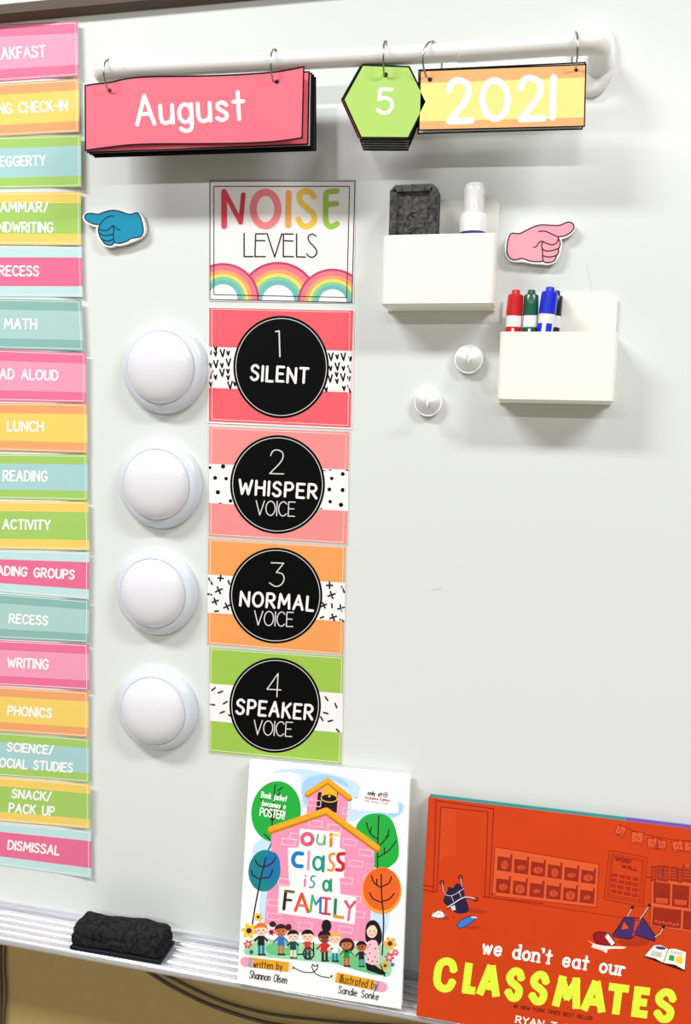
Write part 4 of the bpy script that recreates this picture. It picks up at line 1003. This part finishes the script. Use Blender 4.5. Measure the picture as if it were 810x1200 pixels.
# flowers
def flower(x, y, r, pet, ctr_): 
    for k in range(6): t = math.radians(60 * k + 10); a.poly(ell(x + r * .62 * math.cos(t), y + r * .62 * math.sin(t), r * .42, r * .28, 12, 60 * k + 10), pet, 15)
    a.disc(x, y, r * .36, ctr_, 16)
SUN = ink(244, 196, 60)
for x, y, r, p_, c_ in [(112, 742, 32, SUN, ink(70, 36, 44)), (150, 685, 18, SUN, ink(70, 36, 44)), (108, 798, 18, ink(216, 66, 72), ink(250, 210, 200)), (205, 748, 14, ink(206, 40, 84), ink(60, 20, 30)), (694, 795, 28, ink(240, 176, 60), ink(90, 50, 36)), (692, 852, 20, ink(222, 70, 96), ink(250, 210, 200)), (716, 832, 14, ink(222, 70, 96), ink(250, 210, 200)), (674, 886, 18, ink(232, 160, 60), ink(90, 50, 36)), (122, 830, 10, ink(40, 90, 110), ink(40, 90, 110)), (705, 882, 9, ink(60, 110, 140), ink(60, 110, 140))]: flower(x, y, r, p_, c_)
a.line([(655, 882), (672, 928)], 6, BLACK, 14)
# pencils and hand-written credits
def pencil(x0, y0, x1, y1, wd, flip):
    d = (Vector((x1, y1)) - Vector((x0, y0))).normalized(); n_ = Vector((-d.y, d.x)) * wd / 2; P0, P1 = Vector((x0, y0)), Vector((x1, y1))
    er, ti_ = (P0, P1) if not flip else (P1, P0); dd = d if not flip else -d
    a.poly([er - n_, er + n_, ti_ + n_, ti_ - n_], ink(228, 160, 40), 16); a.line([er + dd * 8, er - dd * 10], wd, ink(240, 160, 176), 16); a.poly([er + dd * 4 - n_, er + dd * 4 + n_, er + dd * 18 + n_, er + dd * 18 - n_], ink(160, 158, 176), 18)
    a.poly([ti_ - n_, ti_ + n_, ti_ + dd * 26], ink(248, 222, 190), 16); a.poly([ti_ + dd * 17 - n_ * .34, ti_ + dd * 17 + n_ * .34, ti_ + dd * 27], BLACK, 17)
pencil(106, 870, 276, 892, 40, False); pencil(472, 934, 652, 972, 42, True)
a.line([(302, 897), (330, 910), (352, 914), (378, 912), (372, 892), (376, 880), (384, 890), (396, 882), (394, 898), (382, 914), (410, 930), (445, 936)], 3.4, BLACK, 17, smooth=4)
INK2 = ink(60, 40, 20)
a.text('written by', (128, 894), (250, 905), 31, 3.2, INK2, 19); a.text('Illustrated by', (484, 956), (640, 986), 36, 3.2, INK2, 19)
a.text('Shannon Olsen', (112, 938), (268, 962), 34, 3, BLACK, 19); a.text('Sandie Sonke', (478, 1000), (646, 1030), 32, 3, BLACK, 19)
a.text('Book jacket', (160, 192), (268, 210), 26, 3.6, WHITE, 7); a.text('becomes a', (164, 226), (262, 242), 24, 3.6, WHITE, 7); a.text('POSTER!', (154, 268), (258, 284), 36, 4.6, WHITE, 7, gap=.16)
a.text('only at', (600, 182), (662, 190), 20, 3.6, ink(70, 20, 30), 7); a.ring(676, 181, 11, 11, 3, ink(90, 20, 30), 7, 28); a.disc(676, 181, 4.5, ink(110, 20, 30), 7)
a.text('Exclusive Edition', (590, 197), (694, 211), 12, 2.2, ink(170, 60, 60), 7); a.text('Book becomes a Poster', (592, 209), (688, 222), 8, 1.3, ink(190, 130, 130), 7)
a.surf_done = True
obj('front_cover', a.bm, a.mats, b1['root'])

# --- orange book
b2 = book('picture_book', (503.4, 934.5), (812, 971.5), (486.2, 1190), .0165, .0585, 'wide orange picture book leaning at the right end of the tray', .012, width=.338)
ORG = mat('orange_cover', (203, 60, 7), .45, .03, 30, var=.08, vscale=14, coat=.05, spec=.3)
bm = bmesh.new(); slab(bm, b2, .003, b2['W'] - .003, .003, b2['H'] - .003, .0022, .0088); obj('pages', bm, PAPER, b2['root'])
bm = bmesh.new(); sp = (bp(735, 962, .02) - b2['A']).dot(b2['eu'])
slab(bm, b2, .0, sp, -.0022, b2['H'], .0088, .0118, 0); slab(bm, b2, sp, b2['W'], -.0022, b2['H'], .0088, .0118, 1)
obj('back_cover', bm, [mat('teal_board', (52, 140, 138), .4), mat('purple_board', (98, 84, 176), .4)], b2['root'])['label'] = 'teal and purple back cover edge'
bm = bmesh.new(); slab(bm, b2, -.0012, .0012, 0, b2['H'], .0004, .0115); obj('spine', bm, ORG, b2['root'])
a = Art(b2['S'], (480, 920, 810 / 330)); a.mi(ORG); slab(a.bm, b2, 0, b2['W'], 0, b2['H'], 0, .0021)
DR, DRL, OL = ink(138, 26, 14), ink(160, 44, 24), ink(220, 88, 44)
T5 = (490, 930, 810 / 170); T6 = (640, 930, 810 / 170); TB = a.T
a.T = T5
a.poly([(128, 78), (212, 88), (212, 350), (150, 350), (112, 400)], ink(206, 70, 24), 1)
for pts in ([(100, 28), (97, 200), (85, 545)], [(105, 545), (118, 300), (128, 75), (390, 103), (384, 300), (372, 578)], [(85, 548), (104, 548)], [(108, 40), (422, 85), (412, 300), (397, 582)], [(28, 510), (84, 520)], [(26, 535), (84, 548)], [(372, 578), (700, 614)], [(400, 560), (432, 562)]): a.line(pts, 5, DR, 2)
a.T = TB
CB = ink(152, 38, 16)
a.poly([(246, 178), (545, 228), (538, 352), (238, 318)], OL, 1); q = bil((252, 184), (541, 233), (534, 346), (244, 312))
for i in range(6):
    for j in range(2):
        u0, u1 = i / 6 + .012, (i + 1) / 6 - .012; v0, v1 = j * .5 + .06, j * .5 + .47
        a.poly([q(u0, v0), q(u1, v0), q(u1, v1), q(u0, v1)], CB, 2); a.poly([q(u0, v0), q(u1 - .02, v0), q(u1 - .02, v0 + .09), q(u0, v0 + .09)], OL, 3)
        c_ = q((u0 + u1) / 2, v1 - .14); a.poly(ell(c_.x, c_.y, 10 + 2 * ((i + j) % 3), 13 - 3 * ((i * 2 + j) % 3), 16), ink(204, 76, 40), 3, 0); a.line([(c_.x - 4, c_.y - 8), (c_.x, c_.y + 6)], 1.4, DR, 4); a.line([(c_.x + 4, c_.y - 8), (c_.x + 5, c_.y + 6)], 1.4, DR, 4)
a.line([(246, 178), (545, 228), (538, 352), (238, 318)], 1.6, DR, 4, closed=True); a.line([(210, 320), (590, 378), (690, 395)], 1.5, DR, 2)
# word board on the drawn wall
a.line([(575, 188), (684, 208), (672, 350), (560, 328)], 1.8, DR, 2, closed=True); a.line([(582, 197), (676, 214), (666, 340), (568, 321)], 1.4, DR, 2, closed=True)
qb = bil((585, 201), (672, 217), (662, 335), (572, 317))
sc = []
for s0, s1 in (((0, 0), (1, 0)), ((1, 0), (1, 1)), ((1, 1), (0, 1)), ((0, 1), (0, 0))):
    for k in range(12): u = s0[0] + (s1[0] - s0[0]) * k / 12; v = s0[1] + (s1[1] - s0[1]) * k / 12; m_ = .035 if k % 2 else 0; sc.append(q_ if False else qb(u + (.5 - u) * m_ * 2, v + (.5 - v) * m_ * 2))
a.line(sc, 1.4, DR, 3, closed=True, smooth=2)
a.text('WORD', (590, 218), (637, 227), 13, 3.2, DR, 3); a.text('WALL', (608, 238), (655, 249), 12, 3.0, DR, 3)
r_ = random.Random(8)
for i in range(4):
    for j in range(4):
        c_ = qb(.14 + .23 * i + r_.uniform(-.02, .02), .48 + .13 * j); s_ = r_.uniform(5, 8); a.line([(c_.x - s_, c_.y - 4), (c_.x + s_, c_.y - 2), (c_.x + s_ - 1, c_.y + 5), (c_.x - s_, c_.y + 3)], 1.8, DR, 3, closed=True); a.line([(c_.x - s_ + 3, c_.y), (c_.x + s_ - 3, c_.y + 1)], 1.8, DR, 3)
# string of papers
a.line([(600, 113), (650, 133), (705, 148), (760, 157), (812, 162), (850, 164)], 1.6, DR, 2, smooth=4)
for x, y, rr, s_ in [(607, 131, .35, 14), (655, 152, .08, 17), (700, 168, -.05, 15), (724, 172, .2, 14), (772, 176, -.15, 15), (806, 178, .1, 15), (838, 180, 0, 15)]:
    c, s = math.cos(rr), math.sin(rr); pts = [(x + u * s_ * c - v * s_ * s, y + u * s_ * s + v * s_ * c) for u, v in ((-1, -1), (1, -1), (1, 1), (-1, 1))]
    a.poly(pts, ink(220, 86, 44), 3); a.line(pts, 1.7, DR, 4, closed=True); a.line([(x - 6, y + 2), (x, y - 5), (x + 6, y + 3), (x + 1, y + 6)], 1.6, DR, 4, smooth=3); a.line([(x - s_ * .7, y + s_ * .7), (x + s_ * .7, y + s_ * .75)], 2.4, DR, 4); a.line([(x, y - s_ - 3), (x, y - s_ + 4)], 3.2, DRL, 5)
# shelf with books and baskets
a.T = T6
a.poly([(588, 470), (900, 505), (900, 790), (582, 745)], OL, 1); a.line([(562, 466), (900, 505)], 5, DR, 3); a.line([(588, 480), (582, 742), (900, 785)], 3.2, DR, 3)
for pts in ([(602, 492), (694, 505), (690, 622), (600, 610)], [(708, 508), (800, 518), (796, 638), (704, 626)], [(600, 634), (755, 652), (750, 752), (594, 734)], [(770, 655), (900, 672), (900, 770), (766, 756)], [(812, 520), (900, 530), (900, 650), (808, 640)]): a.poly(pts, CB, 2); a.line(pts, 2.4, DR, 3, closed=True)
for x, y in [(648, 585), (752, 595)]: a.poly([(x - 38, y - 8), (x + 38, y), (x + 32, y + 32), (x - 34, y + 26)], ink(204, 76, 40), 4); a.line([(x - 38, y - 8), (x + 38, y), (x + 32, y + 32), (x - 34, y + 26)], 2.4, DR, 5, closed=True); a.line([(x - 34, y - 8), (x - 10, y - 34), (x + 14, y - 30), (x + 34, y - 4)], 2.6, DR, 5, smooth=4); a.line([(x - 10, y - 6), (x, y - 24), (x + 12, y - 4)], 2.4, DR, 5)
for k in range(7): a.poly(ell(615 + 20 * k, 712 + 3 * k + (k % 2) * 4, 11, 9, 12), ink(204, 76, 40), 4); a.line(ell(615 + 20 * k, 712 + 3 * k + (k % 2) * 4, 11, 9, 12), 2, DR, 5, closed=True)
for x, y, w_, h_ in [(590, 405, 26, 80), (625, 402, 24, 82), (655, 403, 28, 86), (700, 410, 34, 76), (738, 418, 20, 76), (765, 400, 60, 90), (830, 420, 40, 80)]:
    pts = [(x, y), (x + w_, y + 3), (x + w_ - 2, y + h_ + 3), (x - 2, y + h_)]; a.poly(pts, DRL, 4); a.line(pts, 2.6, DR, 5, closed=True)
    for k in range(1, 5): a.line([(x + 2, y + h_ * k / 5), (x + w_ - 3, y + h_ * k / 5 + 3)], 2.2, ink(220, 92, 48), 6)
a.disc(790, 400, 17, ink(204, 76, 40), 6); a.line(ell(790, 400, 17, 17, 16), 2.4, DR, 7, closed=True)
# tipped chairs and things lying on the drawn floor
SHD = ink(176, 50, 16)
PUR, PURD, NV = ink(70, 40, 100), ink(30, 18, 40), ink(36, 26, 60)
a.poly(ell(490, 828, 90, 26, 24), SHD, 1); a.poly([(372, 790), (440, 690), (500, 700), (480, 810), (420, 806)], PUR, 4); a.poly([(490, 780), (540, 690), (612, 790), (610, 825), (560, 815)], PUR, 4); a.poly([(420, 760), (436, 715), (464, 752)], ink(214, 78, 34), 5)
for pts in ([(372, 790), (440, 690), (545, 698), (612, 800), (606, 824), (500, 790), (470, 812), (380, 800)],): a.line(pts, 5, PURD, 6, closed=True)
for pts in ([(455, 685), (480, 640)], [(525, 700), (575, 628)], [(610, 800), (640, 780), (655, 745)]): a.line(pts, 11, PURD, 6); a.line(pts, 6, ink(226, 180, 150), 7)
for x, y in [(482, 636), (577, 625), (656, 745)]: a.disc(x, y, 9, PURD, 8)
a.poly([(262, 790), (290, 770), (350, 780), (388, 835), (370, 850), (280, 835)], ink(150, 22, 26), 4, 2); a.poly([(330, 800), (345, 780), (388, 838), (366, 848)], ink(232, 226, 220), 5); a.line([(262, 790), (290, 770), (350, 780), (388, 835), (370, 850), (280, 835)], 4, PURD, 6, closed=True)
a.poly([(232, 820), (270, 838), (330, 850), (440, 855), (430, 866), (350, 868), (340, 890), (310, 875), (255, 858), (262, 842)], ink(240, 222, 212), 3, 3)
a.poly([(545, 910), (598, 845), (685, 865), (780, 880), (778, 995), (660, 955)], ink(36, 22, 24), 3); a.poly([(552, 905), (602, 848), (640, 846), (684, 868), (655, 945), (610, 920)], ink(246, 238, 226), 4); a.poly([(684, 868), (720, 866), (782, 885), (774, 985), (720, 955), (655, 945)], ink(248, 240, 228), 4)
a.line([(684, 868), (655, 945)], 3.4, BLACK, 5); a.poly(ell(640, 862, 30, 9, 16, 8), ink(50, 60, 130), 5); a.poly([(690, 900), (718, 904), (715, 936), (684, 930)], ink(52, 160, 70), 5); a.poly([(728, 906), (764, 912), (760, 952), (724, 944)], ink(244, 206, 60), 5)
for k in range(5): a.line([(580 + 4 * k, 895 - 6 * k + 6), (640 + 2 * k, 908 - 5 * k + 4)], 2.2, ink(90, 80, 80), 5)
for k in range(3): a.line([(694, 878 + 6 * k), (764, 890 + 6 * k)], 1.8, ink(90, 80, 80), 5)
a.T = T5
a.poly(ell(320, 655, 66, 12, 20, 6), SHD, 1); a.poly([(140, 600), (165, 540), (172, 520), (196, 528), (215, 500), (250, 520), (262, 575), (285, 640), (270, 665), (215, 668), (170, 630)], NV, 4, 2)
for pts in ([(134, 500), (150, 560), (195, 568), (255, 530)], [(238, 470), (246, 520)], [(185, 570), (198, 600)], [(228, 545), (240, 575)]): a.line(pts, 7, ink(16, 12, 26), 5, smooth=3); a.line(pts, 3, ink(220, 216, 226), 6, smooth=3)
a.line([(165, 640), (200, 615), (260, 580), (320, 588)], 12, ink(16, 12, 26), 5, smooth=3); a.line([(165, 635), (200, 612), (260, 578), (318, 586)], 6, ink(214, 210, 220), 6, smooth=3)
for x, y in [(133, 497), (237, 467), (322, 590)]: a.disc(x, y, 13, ink(16, 12, 26), 6); a.disc(x, y, 6, ink(200, 90, 50), 7)
a.poly([(180, 632), (205, 622), (212, 650), (192, 652)], ink(210, 208, 216), 6)
a.poly([(68, 682), (110, 652), (140, 660), (150, 690), (110, 696)], ink(240, 236, 234), 4, 2); a.line([(68, 682), (110, 652), (140, 660), (150, 690), (110, 696)], 3.4, PURD, 5, closed=True); a.line([(100, 680), (116, 668), (130, 684)], 2.4, ink(120, 110, 110), 5); a.poly(ell(145, 698, 30, 8, 14), SHD, 1)
a.poly([(215, 735), (240, 705), (290, 685), (328, 690), (310, 712), (260, 745), (230, 752)], ink(52, 124, 206), 4, 2); a.line([(215, 735), (240, 705), (290, 685), (328, 690), (310, 712), (260, 745), (230, 752)], 4, ink(20, 30, 70), 5, closed=True); a.line([(300, 690), (326, 692)], 7, ink(230, 230, 236), 6); a.poly(ell(310, 748, 46, 9, 14), SHD, 1); a.disc(198, 690, 4, DR, 3)
a.T = TB
# lettering
LIME = ink(222, 240, 62)
a.text("we don't eat our", (206, 486), (618, 552), 46, 7.2, ink(252, 248, 244), 8, gap=.30, serif=.15)
SQG = {   # blunt capitals: strokes in a unit box
 'C': [(1, [(.95, .70), (.80, .93), (.45, .99), (.10, .84), (.02, .5), (.10, .16), (.45, .01), (.80, .07), (.96, .30)])],
 'L': [(0, [(.12, .93), (.12, .07)]), (0, [(.12, .07), (.95, .07)])],
 'A': [(0, [(.06, .06), (.44, .94)]), (0, [(.56, .94), (.94, .06)]), (0, [(.25, .30), (.75, .30)])],
 'S': [(1, [(.92, .74), (.72, .95), (.35, .96), (.08, .76), (.22, .58), (.55, .48), (.86, .32), (.78, .07), (.40, .02), (.06, .22)])],
 'M': [(0, [(.06, .06), (.20, .94)]), (0, [(.20, .90), (.5, .34)]), (0, [(.80, .90), (.5, .34)]), (0, [(.80, .94), (.94, .06)])],
 'T': [(0, [(.02, .92), (.98, .92)]), (0, [(.5, .90), (.5, .06)])],
 'E': [(0, [(.12, .94), (.12, .06)]), (0, [(.15, .92), (.92, .92)]), (0, [(.15, .5), (.78, .5)]), (0, [(.15, .08), (.94, .08)])]}
def block(ch, x0, x1, yb, h, sl=.125):
    ex = Vector((1, sl)).normalized(); up = Vector((ex.y, -ex.x)); W_ = (x1 - x0); wd = 22.5; x0 += 1; W_ -= 5; i_ = wd * .46
    for sm, ps in SQG[ch]:
        q = [Vector((x0, yb)) + ex * (i_ + u * (W_ - 2 * i_)) + up * (i_ + v * (h - 2 * i_)) for u, v in ps]
        if sm: q = catmull(q, 5)
        a.line(q, wd, LIME, 8, sq=.40 if not sm else .16)
for ch, x0, x1, yb, h in [('C', 62, 136, 592, 101), ('L', 146, 194, 603, 101), ('A', 188, 264, 608, 101), ('S', 266, 331, 620, 101), ('S', 335, 402, 630, 101), ('M', 405, 497, 641, 102), ('A', 488, 568, 653, 101), ('T', 560, 628, 662, 100), ('E', 632, 690, 671, 100), ('S', 694, 768, 680, 101)]: block(ch, x0, x1, yb, h)
a.text('#1 NEW YORK TIMES BEST SELLER', (300, 641), (526, 677), 11, 1.6, ink(90, 26, 18), 8)
a.text('RYAN T. HIGGINS', (303, 684), (560, 728), 22, 4, ink(250, 240, 234), 8, serif=.12)
obj('front_cover', a.bm, a.mats, b2['root'])

# ------------------------------------------------------------------ cables on the wall below the tray
CAB = mat('dark_cable', (70, 58, 44), .5)
def cable(px, y_, r, label):
    pts = catmull([bp(x, y, y_) for x, y in px], 8); bm = bmesh.new(); tube(bm, pts, r, 10); tag(obj('cable', bm, CAB, None, 60), label, 'cable', 'cables on the wall below the tray')
yw = -WALL_Y + .0045
cable([(150, 1122), (185, 1146), (209, 1160), (247, 1178), (302, 1196), (350, 1204), (420, 1210), (520, 1212)], yw, .0024, 'dark cable sagging along the wall beneath the white book')
cable([(140, 1112), (190, 1140), (225, 1158), (262, 1174), (310, 1187), (360, 1194), (430, 1200), (520, 1204)], yw - .001, .0020, 'thinner cable running just above the sagging dark one')
cable([(1, 1105), (0.5, 1130), (1.5, 1160), (1, 1200), (1, 1260)], yw, .0021, 'dark cable hanging down the wall at far left below the tray')
cable([(6.2, 1105), (5.6, 1130), (7.2, 1165), (5.0, 1200), (4, 1260)], yw, .0016, 'thin brown cable hanging right of the dark one at far left')
